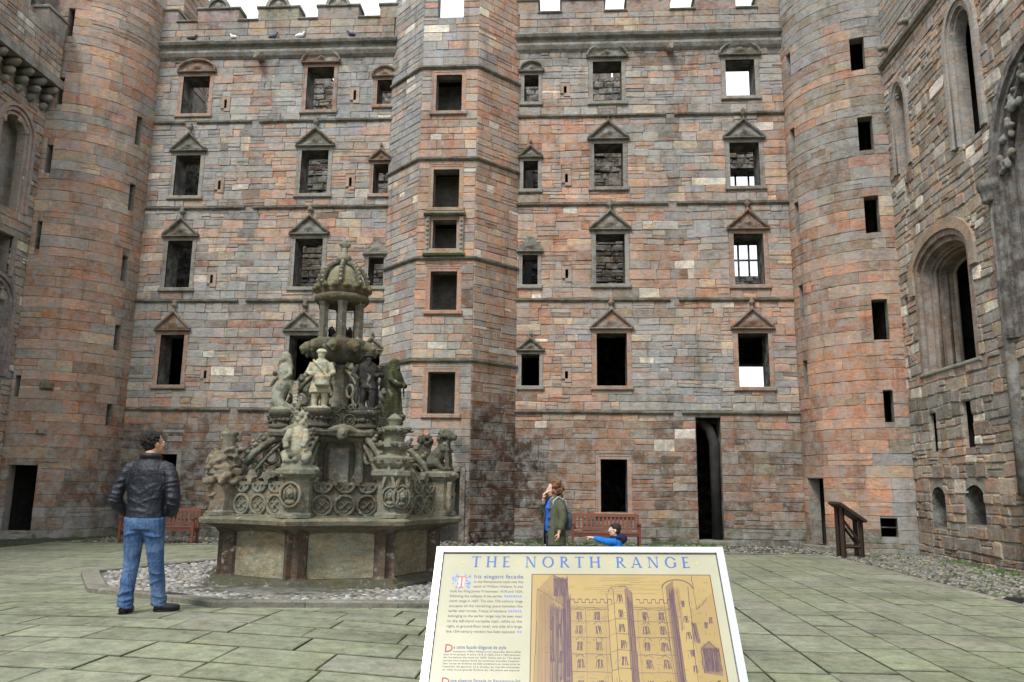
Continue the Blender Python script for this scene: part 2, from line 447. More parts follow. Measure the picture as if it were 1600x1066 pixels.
# one sheet of bare earth and moss that reaches to the horizon
mb = MB(); mb.col = (.03, .035, .014)
xs = [-400, -60, -24] + [-18 + i for i in range(31)] + [20, 60, 400]; ys = [-400, -60, -12] + [-6 + i for i in range(34)] + [34, 80, 600]
idx = {}
for j, y in enumerate(ys):
    for i, x in enumerate(xs):
        idx[i, j] = len(mb.v); mb.v.append((x, y, gz(x, y) - .035)); mb.c.append(mb.col)
mb.f = [(idx[i, j], idx[i + 1, j], idx[i + 1, j + 1], idx[i, j + 1]) for j in range(len(ys) - 1) for i in range(len(xs) - 1)]
tg = NT('damp_earth'); ca_ = tg.n('ShaderNodeAttribute', attribute_name='Col')
tg_c = tg.mix(1.0, ca_.outputs['Color'], tg.ramp(tg.noise(3, 6), [(.3, .5), (.7, 1.5)]), 'MULTIPLY')
ground = tag(make('ground', mb, tg.out(tg_c, .95, tg.noise(30, 5), .6, .02), smooth=True), kind='structure')
PAVE = thing('paved_court', (0, 0, 0), None, None); PAVE['kind'] = 'structure'

AX, AY = -3.93, 13.6                      # fountain axis
kerb_r = {0: 4.55, 1: 4.3, 2: 4.1, 3: 4.1, 4: 4.1, 5: 4.2, 6: 4.3, 7: 3.68}
KV = [V((AX + kerb_r[k] * math.sin(k * PI / 4), AY - kerb_r[k] * math.cos(k * PI / 4), 0)) for k in range(8)]
def inside(poly, x, y, grow=0.0):
    ok = True
    for i in range(len(poly)):
        a, b = poly[i], poly[(i + 1) % len(poly)]
        e = (b - a).normalized()
        if e.x * (y - a.y) - e.y * (x - a.x) < -grow: ok = False
    return ok
XR, YB = 6.35, 20.35                      # paving ends here against the cobbled strips
def flag(x0, x1, y0, y1, r):
    P = lambda u, v, d: V((u, v, gz(u, v) + d))
    d = r.uniform(-.002, .003); g = .004 + r.random() * .004; b = .012; tl = r.uniform(-.003, .003); tk = r.uniform(-.003, .003)
    xm, ym = (x0 + x1) / 2, (y0 + y1) / 2
    q = lambda u, v, dd: P(u, v, dd + d + tl * (u - xm) + tk * (v - ym))
    j = lambda: r.uniform(-.006, .006)
    c0 = [(x0 + g + j(), y0 + g + j()), (x1 - g + j(), y0 + g + j()), (x1 - g + j(), y1 - g + j()), (x0 + g + j(), y1 - g + j())]
    vs_ = [q(u, v, -.04) for u, v in c0] + [q(u, v, -.006) for u, v in c0]
    vs_ += [q(u + (b if u < xm else -b), v + (b * 2.4 if v < ym else -b * 2.4), 0) for u, v in c0]
    fs = [(8, 9, 10, 11)] + [(k + i, k + (i + 1) % 4, k + 4 + (i + 1) % 4, k + 4 + i) for k in (0, 4) for i in range(4)]
    fc = flag_col(xm, ym, r); rim = [(.062, .07, .034)] * 8 + [fc] * 4
    return (vs_, fs, rim, V((xm, ym, 0)), (x1 - x0) * (y1 - y0))
flags = []
def field(along_y, u0, u1, v0, v1):
    v = v0
    while v < v1 - .05:
        w = rng.uniform(.48, .64); w = v1 - v if v + w > v1 - .25 else w
        u = u0 - rng.random() * .6
        while u < u1:
            l = rng.uniform(.6, .98); a, b = max(u, u0), min(u + l, u1)
            if u1 - b < .3: b = u1; l = u1 - u
            u += l
            if b - a < .05: continue
            x0, x1, y0, y1 = (v, v + w, a, b) if along_y else (a, b, v, v + w)
            cx, cy = (x0 + x1) / 2, (y0 + y1) / 2
            far = max((p.x - q_[0]) ** 2 + (p.y - q_[1]) ** 2 for p in [V((cx, cy, 0))] for q_ in [(AX, AY)])
            if far < 30 and all(inside(KV, px, py, -.1) for px in (x0, x1) for py in (y0, y1)): continue
            flags.append(flag(x0, x1, y0, y1, rng))
        v += w
field(True, 1.5, YB, .25, XR)             # right of the info board: courses run towards the north range
field(False, -13.2, .25, 1.5, YB)         # left: courses run across
def put_flags(fl, parent, name, rest, limit=300):
    order = sorted(range(len(fl)), key=lambda i: -proj_size(fl[i][3], fl[i][4] * abs(1.55 / max(1, fl[i][3].y))))
    for k, i in enumerate(order):
        if k < limit:
            b_ = MB(); b_.add(fl[i][0], fl[i][1], fl[i][2]); make(name, b_, M['flag'], parent)
    b_ = MB()
    for i in order[limit:]: b_.add(fl[i][0], fl[i][1], fl[i][2])
    tag(make(rest, b_, M['flag'], parent), kind='stuff')
put_flags(flags, PAVE, 'flagstone', 'far_flagstones')
# edging stones between paving and the cobbled strips
edge = MB(); n_e = 0
def edging(a, b, w, h, parent, name='edging_stone', step=.9, col=(.23, .215, .175)):
    a, b = V(a), V(b); L = (b - a).length; e = (b - a).normalized(); s_ = V((-e.y, e.x, 0)); t = 0
    while t < L - .05:
        l = step * rng.uniform(.8, 1.2); l = L - t if t + l > L - .3 else l
        m_ = MB(); k = rng.uniform(.8, 1.15); m_.col = tuple(c * k for c in col)
        ring0, ring1, ring2 = [], [], []
        for (u, w_) in ((t + .006, 0), (t + l - .006, 0), (t + l - .006, w), (t + .006, w)):
            p = a + e * u + s_ * w_; z = gz(p.x, p.y)
            ring0.append(V((p.x, p.y, z - .08))); ring1.append(V((p.x, p.y, z + h - .018)))
            p2 = p + e * (.015 if u < t + l / 2 else -.015) + s_ * (.018 if w_ == 0 else -.018); ring2.append(V((p2.x, p2.y, z + h + rng.uniform(-.003, .003))))
        m_.loft([ring0, ring1, ring2], True); make(name, m_, M['flag'], parent); t += l
edging((XR + .17, 2.5, 0), (XR + .17, YB, 0), .17, .012, PAVE)
edging((XR + .17, YB, 0), (-13.2, YB, 0), -.17, .012, PAVE, step=1.1)

# cobbled strip along the walls: one sheet, with loose stones on top
def sheet(name, pts, z, mat, col):
    b_ = MB(); b_.col = col; b_.add([V((x, y, gz(x, y) + z)) for x, y in pts], [tuple(range(len(pts)))]); return tag(make(name, b_, mat), kind='structure')
tcb = NT('cobble_strip'); vo = tcb.n('ShaderNodeTexVoronoi', feature='F1'); vo.inputs['Scale'].default_value = 13
tcb.l(tcb.geo.outputs['Position'], vo.inputs['Vector'])
cc = tcb.mix(tcb.ramp(tcb.noise(.8, 5), [(.42, 0.0), (.62, 1.0)]), (.17, .165, .15), (.115, .135, .05))
cc = tcb.mix(1.0, cc, tcb.ramp(vo.outputs['Distance'], [(.1, 1.25), (.55, .35)]), 'MULTIPLY')
cc = tcb.mix(1.0, cc, tcb.mix(.5, (1.0, 1.0, 1.0), vo.outputs['Color']), 'MULTIPLY')
M['cobble'] = tcb.out(cc, .85, tcb.math('SUBTRACT', 1.0, vo.outputs['Distance']), 1.0, .05)
E1 = sheet('cobbled_path', [(XR + .17, -6), (9.2, -6), (9.2, 23.6), (XR + .17, 23.6)], -.006, M['cobble'], (1, 1, 1))
E2 = sheet('cobbled_path', [(-15.7, YB + .17), (XR + .17, YB + .17), (XR + .17, 23.7), (-15.7, 23.7)], -.006, M['cobble'], (1, 1, 1))
E3 = sheet('cobbled_path', [(-15.7, -6), (-13.2, -6), (-13.2, YB + .17), (-15.7, YB + .17)], -.006, M['cobble'], (1, 1, 1))
def pebble(mb_, c, r, col, rg):
    """a half-buried rounded stone"""
    a = rg.random() * PI; ca2, sa2 = math.cos(a), math.sin(a); n = 7
    rx, ry, rz = r * rg.uniform(.9, 1.4), r * rg.uniform(.7, 1.0), r * rg.uniform(.5, .8)
    vs_ = []; fs = []
    for k, (q, z) in enumerate(((1.0, -.3), (.97, .25), (.62, .8))):
        for i in range(n):
            t = 2 * PI * i / n; jx = rg.uniform(.9, 1.1)
            x, y = rx * q * math.cos(t) * jx, ry * q * math.sin(t) * jx
            vs_.append(V((c[0] + x * ca2 - y * sa2, c[1] + x * sa2 + y * ca2, c[2] + rz * z)))
    vs_.append(V((c[0], c[1], c[2] + rz)))
    for k in (0, 1):
        for i in range(n): fs.append((k * n + i, k * n + (i + 1) % n, (k + 1) * n + (i + 1) % n, (k + 1) * n + i))
    fs += [(2 * n + i, 2 * n + (i + 1) % n, 3 * n) for i in range(n)]
    mb_.add(vs_, fs, col)
mb = MB()
for _ in range(6500):
    if rng.random() < .62: x, y = rng.uniform(XR + .25, 8.95), 23 - 14 * rng.random() ** 1.1
    else: x, y = rng.uniform(-13, 6.5), rng.uniform(YB + .25, 23.3)
    if math.hypot(x - 9.05, y - 23.5) < 2.25 or math.hypot(x + 15.55, y - 23.5) < 2.25: continue
    k = rng.uniform(.6, 1.3); c = rng.choice([(.2, .19, .17), (.16, .155, .145), (.24, .21, .17), (.13, .145, .07)])
    pebble(mb, (x, y, gz(x, y) - .004), rng.uniform(.022, .05), tuple(v * k for v in c), rng)
tag(make('gravel', mb, M['flag'], None, True), 'loose grey gravel and small cobbles along the foot of the walls', 'gravel', kind='stuff')
# grass along the foot of the walls
tgr = NT('grass_blade'); at_ = tgr.n('ShaderNodeAttribute', attribute_name='Col'); M['grass'] = tgr.out(at_.outputs['Color'], .7)
mb = MB()
def tuft(x, y, h, n):
    for _ in range(n):
        px, py = x + rng.gauss(0, .07), y + rng.gauss(0, .05); a = rng.random() * 2 * PI; l = h * rng.uniform(.5, 1.2); w = .006
        z = gz(px, py) - .01; dx, dy = math.cos(a), math.sin(a); g = rng.uniform(.7, 1.4); lean = rng.uniform(.1, .7) * l
        c = (.06 * g, .13 * g, .022 * g)
        mb.add([V((px - dy * w, py + dx * w, z)), V((px + dy * w, py - dx * w, z)), V((px + dx * lean, py + dy * lean, z + l))], [(0, 1, 2)], c)
def grass_line(a, b, n, h, sp, blades=14):
    for _ in range(n):
        t = rng.random()
        if nz(t * 6 + a[0], a[1]) < -.25: continue
        tuft(a[0] + (b[0] - a[0]) * t + rng.gauss(0, sp), a[1] + (b[1] - a[1]) * t + rng.gauss(0, sp * .6), h * rng.uniform(.5, 1.3), blades)
grass_line((8.75, 21.2), (8.75, 14.5), 260, .07, .13)
grass_line((-13, 23.2), (-5.8, 23.2), 120, .07, .12)
grass_line((-1.3, 23.15), (4.5, 23.15), 220, .09, .15)
grass_line((-2, 21.9), (3.2, 22.3), 120, .06, .3)
grass_line((-14.6, 21.1), (-13.0, 22.6), 50, .07, .1)
tag(make('grass', mb, M['grass']), 'green grass growing along the foot of the walls', 'grass', kind='stuff')

# cobbled bed and kerb round the fountain
BED = thing('fountain_bed', (AX, AY, 0), None, None); BED['kind'] = 'structure'
m_ = MB(); m_.col = (.09, .09, .065)
m_.add([V((p.x, p.y, gz(p.x, p.y) + .012)) for p in KV] + [V((AX, AY, .012))], [(i, (i + 1) % 8, 8) for i in range(8)])
make('bed_mortar', m_, M['mortar'], BED)
for k in range(8): edging(KV[k], KV[(k + 1) % 8], .27, .075, BED, 'kerb_stone', 1.25, (.20, .19, .15))
peb = []
for ring in range(14):
    pass
yy = AY - 4.7
while yy < AY + 3.6:
    xx = AX - 4.4 + rng.random() * .1
    while xx < AX + 4.4:
        x, y = xx + rng.gauss(0, .014), yy + rng.gauss(0, .014); xx += rng.uniform(.105, .15)
        if inside(KV, x, y, -.33) and math.hypot(x - AX, y - AY) > 1.95 and (y < AY + .6 or x < AX):
            peb.append((x, y))
    yy += .098
cpal = [(.29, .275, .24), (.24, .235, .225), (.34, .325, .29), (.26, .23, .19), (.19, .19, .185), (.4, .385, .36)]
def peb_z(x, y): return gz(x, y) + .02
order = sorted(peb, key=lambda p: -proj_size(V((p[0], p[1], .1)), 1 / max(1, p[1])))
rest = MB()
for k, (x, y) in enumerate(order):
    k_ = rng.uniform(.7, 1.1); c = tuple(v * k_ for v in rng.choice(cpal)); b_ = MB() if k < 300 else rest
    pebble(b_, (x, y, peb_z(x, y)), rng.uniform(.046, .062), c, rng)
    if k < 300: make('cobblestone', b_, M['flag'], BED, True)
tag(make('small_cobbles', rest, M['flag'], BED, True), kind='stuff')
# green moss cushions on the fountain bed
# ================================================================ NORTH RANGE
DY = 23.5; TH = .75; ZC = 15.6
NR = thing('north_range', (-3.3, DY, 0), 'tall ruined palace facade of red and grey sandstone with rows of empty pedimented windows', 'building')
PN = plane((0, DY, 0), (1, 0, 0), (0, -1, 0))
FXL, FXR = -13.38, 6.88
WIN = {  # x0, x1, z0, z1, style
 'A1': (-12.5, -11.6, 13.42, 14.76, 'seg'), 'A2': (-12.5, -11.68, 10.6, 11.99, 'tri'), 'A3': (-12.5, -11.7, 7.57, 9.11, 'tri'), 'A4': (-12.45, -11.7, 4.5, 6.07, 'tri'), 'Ag': (-12.34, -11.6, .95, 2.4, None),
 'B1': (-8.34, -7.45, 13.48, 15.0, 'seg'), 'B2': (-8.36, -7.48, 10.63, 12.1, 'tri'), 'B3': (-8.38, -7.5, 7.58, 9.15, 'tri'), 'B4': (-8.37, -7.48, 4.55, 6.05, 'tri'),
 'C1': (-6.0, -5.52, 13.63, 14.5, 'arc'), 'C2': (-6.0, -5.52, 10.6, 11.6, 'tris'), 'C3': (-6.02, -5.54, 7.6, 8.52, 'orn'), 'C4': (-6.02, -5.54, 4.5, 5.48, 'tris'),
 'D1': (-1.23, -.77, 13.62, 14.56, 'arc'), 'D2': (-1.23, -.77, 10.7, 11.64, 'tris'), 'D3': (-1.23, -.76, 7.62, 8.57, 'orn'), 'D4': (-1.23, -.69, 4.52, 5.48, 'tris'),
 'E1': (.96, 1.87, 13.6, 14.98, 'seg'), 'E2': (.98, 1.88, 10.74, 12.18, 'tri'), 'E3': (1.02, 1.9, 7.64, 9.22, 'tri'), 'E4': (1.02, 1.92, 4.53, 6.12, 'tri'), 'Eg': (1.11, 1.88, .86, 2.38, None),
 'F1': (5.14, 6.04, 13.7, 14.95, 'seg'), 'F2': (5.16, 6.06, 10.72, 12.15, 'tri'), 'F3': (5.18, 6.06, 7.6, 9.2, 'tri'), 'F4': (5.19, 6.07, 4.52, 6.12, 'tri')}
DOOR = (3.88, 4.6, .1, 3.62)
SLITS = [(-11.0, 13.6, .3), (-10.98, 10.8, .3), (-10.98, 7.7, .28), (-10.93, 4.7, .24), (-6.72, 13.8, .34), (-6.72, 10.85, .3), (.08, 13.9, .24), (.12, 10.9, .28), (.13, 7.82, .28), (.12, 4.74, .22)]
STR = [3.75, 7.14, 10.18, 13.11]
CHASE = (-9.95, 3.36)
open_holes = [(w[0], w[1], w[2], w[3]) for w in WIN.values()] + [DOOR] + [(x - .045, x + .045, z, z + h) for x, z, h in SLITS]
excl = []
for w in WIN.values():
    j = .14 if w[1] - w[0] > .6 else .11
    excl.append((w[0] - j, w[1] + j, w[2] - .13, w[3] + j))
excl += [(DOOR[0], DOOR[1], -1, DOOR[3] + .05)] + [(x - .15, x + .15, z - .12, z + h + .12) for x, z, h in SLITS]
def darken_n(u, v):  # darker at the base, beside the tower, in the chases and below the cornice
    s_ = 0
    s_ = max(s_, .72 * S((.9 - u) / 1.6) * S((3.7 - v) / 1.0) * (1 if u > -2 else 0))
    s_ = max(s_, .55 * S((4.0 - v) / 1.4) * (1 if u < -5 else 0), .3 * S((3.7 - v) / 1.5))
    s_ = max(s_, .6 * S((-.75 - u) / .5) * S((v - 9.9) / .6) * S((12.6 - v) / .6) * (1 if u > -2 else 0))
    for c in CHASE: s_ = max(s_, .3 * S(1.5 - abs(u - c - .1 * nz(v, c)) / .14))
    s_ = max(s_, .35 * S((v - 14.7) / .5)); s_ = max(s_, .4 * S((.45 - v) / .3))
    return max(0, min(.85, s_ * (1 + .7 * nz(u * 1.1, v * 1.1, 9))))
def col_n(u, v, r):
    t = nz(u * .33 + 4, v * .45, 1.7) - .03 - .3 * (v > 13.2) + (.3 if (u > -1.5 and u < 1.0 and v < 13) else 0) - (.22 if u < -5 else 0)
    q = math.exp(2.2 * t)
    w = {'red': .15 * q, 'salmon': .22 * q, 'pink': .2 * q, 'buff': .16, 'grey': .26 / q, 'blue': .13 / q, 'pale': .035, 'brown': .06, 'dark': .015}
    if v < 3.7: w.update({'brown': .5, 'buff': .12, 'olive': .12, 'dark': .16, 'red': .2, 'grey': .16, 'blue': .03, 'pale': .04})
    if v < .5: w = {'grey': .4, 'olive': .5, 'dark': .2}
    return pick(r, w, darken_n(u, v))
core = MB(); core.col = MORT
backing(core, PN, FXL, FXR, -.3, 16.65, open_holes, TH, reveal_col=(.10, .088, .075))  # reveals coloured dark to stand in for shade inside the windows
make('wall', core, M['mortar'], NR)
st = []
zb = [(-.1, STR[0] - .06), (STR[0] + .06, STR[1] - .06), (STR[1] + .06, STR[2] - .06), (STR[2] + .06, STR[3] - .06), (STR[3] + .06, 15.36)]
for k, (za, zb_) in enumerate(zb):
    for (ua, ub) in ((FXL, -5.5), (-1.4, FXR)):
        st += lay(PN, ua, ub, za, zb_, excl, (.19, .32) if k else (.22, .36), (.32, .72) if k else (.36, .82), col_n, rng, rough=.022, jit=.032, warp=.05, split=.16, bev=.013)
emit(st, M['stone'], NR)
# parapet stands a little proud on the cornice
PP = plane((0, DY - .1, 0), (1, 0, 0), (0, -1, 0))
par_core = MB(); par_core.col = MORT
for (ua, ub) in ((FXL, -5.5), (-1.4, FXR)):
    par_core.frame(V((0, DY - .08, 0)), V((1, 0, 0)), V((0, 0, 1)), V((0, -1, 0)), ua, ub, 15.9, 16.66, -.5, 0)
make('parapet', par_core, M['mortar'], NR)
def col_par(u, v, r): return pick(r, {'pink': .3, 'brown': .2, 'grey': .3, 'buff': .2, 'blue': .14}, .18)
st = []
for (ua, ub) in ((FXL, -5.5), (-1.4, FXR)): st += lay(PP, ua, ub, 15.92, 16.66, [], (.2, .28), (.45, .95), col_par, rng, rough=.006, warp=.005, split=0, base=.006)
emit(st, M['stone'], NR, 60, 'parapet_stone', 'parapet_stones')
MER = [(FXL, -12.85), (-12.17, -10.76), (-10.11, -8.73), (-8.09, -6.71), (-6.0, -5.3), (-1.45, -.79), (-.04, 1.34), (2.06, 3.44), (4.24, 5.52), (6.19, FXR)]
FU, FW_, FN = V((1, 0, 0)), V((0, 0, 1)), V((0, -1, 0))
def at_n(x, z, d=0.0): return V((x, DY - d, z))
for k, (ua, ub) in enumerate(MER):
    m_ = MB(); m_.col = tuple(c * rng.uniform(.9, 1.1) for c in (.27, .21, .165))
    m_.frame(V((0, DY, 0)), FU, FW_, FN, ua, ub, 16.66, 17.1, -.38, .1, .01); mer = make('merlon', m_, M['dressed'], NR)
    m_ = MB(); m_.col = (.22, .21, .17); m_.frame(V((0, DY, 0)), FU, FW_, FN, ua - .05, ub + .05, 17.1, 17.19, -.44, .16, .03); make('coping', m_, M['dressed'], mer)
    if ub - ua > 1.2:
        c = (ua + ub) / 2; m_ = MB(); m_.col = (.24, .22, .18)
        ring = [at_n(c + .34 * math.cos(PI * i / 12), 17.1 + .34 * math.sin(PI * i / 12), 0) for i in range(13)]
        m_.prism(ring, FN, -.1, .12); m_.sweep(ring, FN, -.07, .03, .12, .2); m_.ball((c, DY - .13, 17.22), (.11, .06, .13)); make('roundel', m_, M['dressed'], mer)
prev = None
for (ua, ub) in MER:
    if prev is not None and ua - prev < 1.2:
        m_ = MB(); m_.col = (.2, .19, .15); m_.frame(V((0, DY, 0)), FU, FW_, FN, prev - .02, ua + .02, 16.66, 16.73, -.42, .17, .03); make('coping', m_, M['dressed'], NR)
    prev = ub
def moulding(name, parent, path, prof, mat, col, N=None):
    """profile (z, d) swept along a horizontal path; d goes out to the right of travel"""
    m_ = MB(); m_.col = col; pts = [V(p) for p in path]; rings = []
    for i, p in enumerate(pts):
        a = (pts[i] - pts[i - 1]).normalized() if i else (pts[1] - pts[0]).normalized()
        b = (pts[i + 1] - pts[i]).normalized() if i < len(pts) - 1 else a
        t = (a + b).normalized(); s_ = V((t.y, -t.x, 0)); k = 1 / max(.4, math.sqrt(max(.01, (1 + a.dot(b)) / 2)))
        rings.append([p + s_ * (d * k) + V((0, 0, z + .012 * nz(p.x * 1.3, p.y * 1.3 + p.z))) for z, d in prof])
    m_.loft(rings, True); return make(name, m_, mat, parent)
STRP = [(-.055, -.04), (-.055, .025), (-.03, .04), (-.015, .085), (.03, .095), (.05, .04), (.06, -.04)]
def seg_path(a, b, y, z, step=.55):
    n = max(2, int(abs(b - a) / step)); return [V((a + (b - a) * i / n, y, z)) for i in range(n + 1)]
for z in STR:
    for (ua, ub) in ((FXL, CHASE[0] - .13), (CHASE[0] + .13, -5.4), (-1.5, CHASE[1] - .13), (CHASE[1] + .13, FXR)):
        if z > 13 and ua == FXL:
            moulding('string_course', NR, seg_path(ua, -12.3, DY, z), STRP, M['dressed'], (.2, .185, .14)); ua = -11.9
        moulding('string_course', NR, seg_path(ua, ub, DY, z), STRP, M['dressed'], (.155, .14, .105))
CORN = [(-.3, -.05), (-.3, .03), (-.22, .1), (-.1, .15), (-.02, .14), (.02, .08), (.1, .1), (.16, .22), (.24, .26), (.29, .25), (.33, .1), (.33, -.05)]
for (ua, ub) in ((FXL, -5.4), (-1.5, FXR)): moulding('cornice', NR, seg_path(ua, ub, DY, 15.62, .45), CORN, M['dressed'], (.18, .165, .135))

# --- windows: surround with sill, pediment, carving and finial
def relief(P, pts_in, u0, u1, v0, v1, hf, col, nu=18, nv=12, base=.0):
    m_ = MB(); m_.col = col; ok = {}; vs_ = []
    for j in range(nv + 1):
        for i in range(nu + 1):
            u = u0 + (u1 - u0) * i / nu; v = v0 + (v1 - v0) * j / nv
            ok[i, j] = len(vs_); vs_.append(P(u, v, base + (hf(u, v) if pts_in(u, v) else 0)))
    m_.add(vs_, [(ok[i, j], ok[i + 1, j], ok[i + 1, j + 1], ok[i, j + 1]) for j in range(nv) for i in range(nu)
                 if pts_in(u0 + (u1 - u0) * (i + .5) / nu, v0 + (v1 - v0) * (j + .5) / nv)])
    return m_
def carve_h(c, vb, sc, seed):
    """symmetrical carved relief: a head or thistle in the middle and scrolls on both sides"""
    def f(u, v):
        x = abs(u - c) / sc; y = (v - vb) / sc
        h = .11 * math.exp(-((x / .13) ** 2 + ((y - .33) / .17) ** 2))
        for (a, b, r) in ((.28, .12, .1), (.47, .08, .085), (.2, .3, .07), (.63, .06, .06)):
            q = math.hypot(x - a, y - b); h += .055 * math.exp(-((q - r * .8) / .035) ** 2)
        return sc * 1.3 * h * (1 + .5 * nz(u * 14, v * 14, seed))
    return f
def window(parent, P, N, key, w, col, darkcol):
    x0, x1, z0, z1, sty = w; j = .14 if x1 - x0 > .6 else .11; N = V(N)
    m_ = MB(); m_.col = col
    # architrave: one inverted U, in two steps
    pts = [P(x0, z0, 0), P(x0, z1, 0), P(x1, z1, 0), P(x1, z0, 0)]
    m_.sweep(pts, N, 0, j, -.06, .010); m_.sweep([P(x0 - j + .05, z0, 0), P(x0 - j + .05, z1 + j - .05, 0), P(x1 + j - .05, z1 + j - .05, 0), P(x1 + j - .05, z0, 0)], N, 0, .035, .006, .022)
    wn = make('window', m_, M['dressed'], parent)
    m_ = MB(); m_.col = tuple(c * .95 for c in col); U = (P(1, 0, 0) - P(0, 0, 0)); o = P(0, 0, 0)
    m_.frame(o, U, V((0, 0, 1)), N, x0 - j - .04, x1 + j + .04, z0 - .13, z0, -.1, .085, .025); make('sill', m_, M['dressed'], wn)
    c = (x0 + x1) / 2; hw = (x1 - x0) / 2 + j + .05; zb_ = z1 + j + .02
    if sty in ('tri', 'tris', 'seg', 'arc'):
        if sty == 'tri': H = .58
        elif sty == 'tris': H = .36; hw -= .02
        elif sty == 'seg': H = .40
        else: H = .32
        m_ = MB(); m_.col = darkcol
        m_.frame(o, U, V((0, 0, 1)), N, c - hw - .02, c + hw + .02, zb_ - .05, zb_, -.05, .12, .025)
        if sty in ('tri', 'tris'): rk = [P(c - hw, zb_ + .02, 0), P(c, zb_ + H, 0), P(c + hw, zb_ + .02, 0)]
        else: rk = [P(c - hw * math.cos(PI * i / 12), zb_ + .02 + (H - .02) * math.sin(PI * i / 12), 0) for i in range(13)]
        m_.sweep(rk, N, -.05, .005, -.03, .1); m_.sweep(rk, N, -.022, .024, -.03, .13)
        make('pediment', m_, M['dressed'], wn)
        def ins(u, v):
            x = abs(u - c) / hw; y = (v - zb_) / H
            return y < (1 - x) * 1.02 if sty in ('tri', 'tris') else (x * x + y * y) < 1.0
        make('tympanum_carving', relief(P, ins, c - hw, c + hw, zb_ - .01, zb_ + H, carve_h(c, zb_, H if sty[0] == 't' else H * 1.2, hash(key) % 50), tuple(v * .85 for v in darkcol), base=.045), M['dressed'], wn, True)
        if sty in ('tri', 'tris'):
            k = 1 if sty == 'tri' else .55; t = P(c, zb_ + H, .08); m_ = MB(); m_.col = darkcol
            m_.lathe(t, [(.05 * k, -.06), (.07 * k, .0), (.035 * k, .04 * k), (.03 * k, .1 * k), (.085 * k, .15 * k), (.10 * k, .2 * k), (.06 * k, .26 * k), (.075 * k, .3 * k), (.02 * k, .37 * k)], 8)
            make('finial', m_, M['dressed'], wn, True)
    elif sty == 'orn':
        H = .46
        def ins(u, v):
            x = abs(u - c) / (hw + .02); y = (v - zb_) / H
            return y < .45 + .55 * math.cos(min(1, x) * PI / 2) ** 2 - .25 * x and x < 1
        make('scroll_carving', relief(P, ins, c - hw, c + hw, zb_ - .03, zb_ + H + .02, carve_h(c, zb_, H * 1.15, hash(key) % 50), darkcol, base=.06), M['dressed'], wn, True)
        m_ = MB(); m_.col = darkcol; m_.frame(o, U, V((0, 0, 1)), N, c - hw - .02, c + hw + .02, zb_ - .065, zb_, -.05, .13, .03); make('hood_mould', m_, M['dressed'], wn)
    return wn
for key, w in WIN.items():
    redish = key in ('F4', 'F3', 'E4', 'Eg', 'A4', 'A1', 'B1', 'C2', 'C1')
    base = srgb(160, 130, 112) if redish else srgb(142, 136, 126)
    k = rng.uniform(.85, 1.1)
    window(NR, PN, (0, -1, 0), key, w, tuple(c * k for c in base), tuple(c * k for c in (srgb(108, 102, 88) if not redish else srgb(128, 102, 84))))
for (x, z, h) in SLITS:
    m_ = MB(); m_.col = (.36, .25, .185); N = V((0, -1, 0))
    m_.sweep([at_n(x - .045, z, 0), at_n(x - .045, z + h, 0), at_n(x + .045, z + h, 0), at_n(x + .045, z, 0), at_n(x - .045, z, 0)], N, 0, .105, -.05, .035)
    make('slit_surround', m_, M['dressed'], NR)
# tall doorway: lintel, threshold and the broken moulded jamb of an older window inside it
m_ = MB(); m_.col = (1, 1, 1); m_.tube([at_n(4.45, .15, -.3), at_n(4.45, 2.9, -.3), at_n(4.33, 3.3, -.35), at_n(4.1, 3.55, -.45)], [.15, .15, .14, .12], 12); make('moulded_jamb', m_, plain_mat('near_black_stone', (.03, .028, .025), .9, .45, 4, .6, dist=.02), NR, True)  # jamb in a mottled near-black colour
m_ = MB(); m_.col = (.2, .19, .16); m_.frame(V((0, DY, 0)), FU, FW_, FN, 3.86, 4.95, -.05, .13, -.5, .22, .02); make('threshold', m_, M['dressed'], NR)
# gargoyle spouts under the cornice
for gx in (-9.9, 3.4):
    m_ = MB(); m_.col = (.2, .17, .14)
    m_.tube([at_n(gx, 15.32, -.05), at_n(gx, 15.3, .25), at_n(gx, 15.16, .42)], [.13, .13, .1], 8); m_.ball(at_n(gx, 15.2, .42), (.12, .14, .13)); m_.tube([at_n(gx, 15.15, .5), at_n(gx, 15.02, .62)], [.06, .045], 6)
    m_.tube([at_n(gx - .08, 15.35, .36), at_n(gx - .1, 15.44, .33)], [.05, .02], 6); m_.tube([at_n(gx + .08, 15.35, .36), at_n(gx + .1, 15.44, .33)], [.05, .02], 6)
    make('gargoyle', m_, M['dressed'], NR, True, vox=.025)

# --- the roofless shell behind the facade
BY = 30.3
PB = plane((0, BY, 0), (1, 0, 0), (0, -1, 0))
bh = [(6.5, 7.95, 4.9, 6.25), (6.5, 7.72, 9.7, 11.15), (6.4, 7.95, 12.5, 14.05)]
b_core = MB(); b_core.col = (.05, .045, .038)  # core coloured near black for the shade inside the shell
backing(b_core, PB, -16, 6.2, -.2, 18.1, [], .7); backing(b_core, PB, 6.2, 10.5, -.2, 16.4, bh, .7)
OW = thing('outer_wall', (-3, BY, 0), 'dark rubble outer wall seen through the empty windows of the north range', 'wall')
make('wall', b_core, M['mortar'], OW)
def col_b(u, v, r): return pick(r, {'grey': .3, 'brown': .3, 'olive': .3, 'dark': .2, 'buff': .15}, .62)  # stones darkened in colour to imitate the dim interior
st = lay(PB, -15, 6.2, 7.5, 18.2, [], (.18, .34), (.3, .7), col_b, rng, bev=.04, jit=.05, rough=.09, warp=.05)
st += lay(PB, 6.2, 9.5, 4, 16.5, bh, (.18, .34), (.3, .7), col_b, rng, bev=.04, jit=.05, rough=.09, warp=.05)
emit(st, M['rubble'], OW, 60, 'stone', 'rubble_stones')
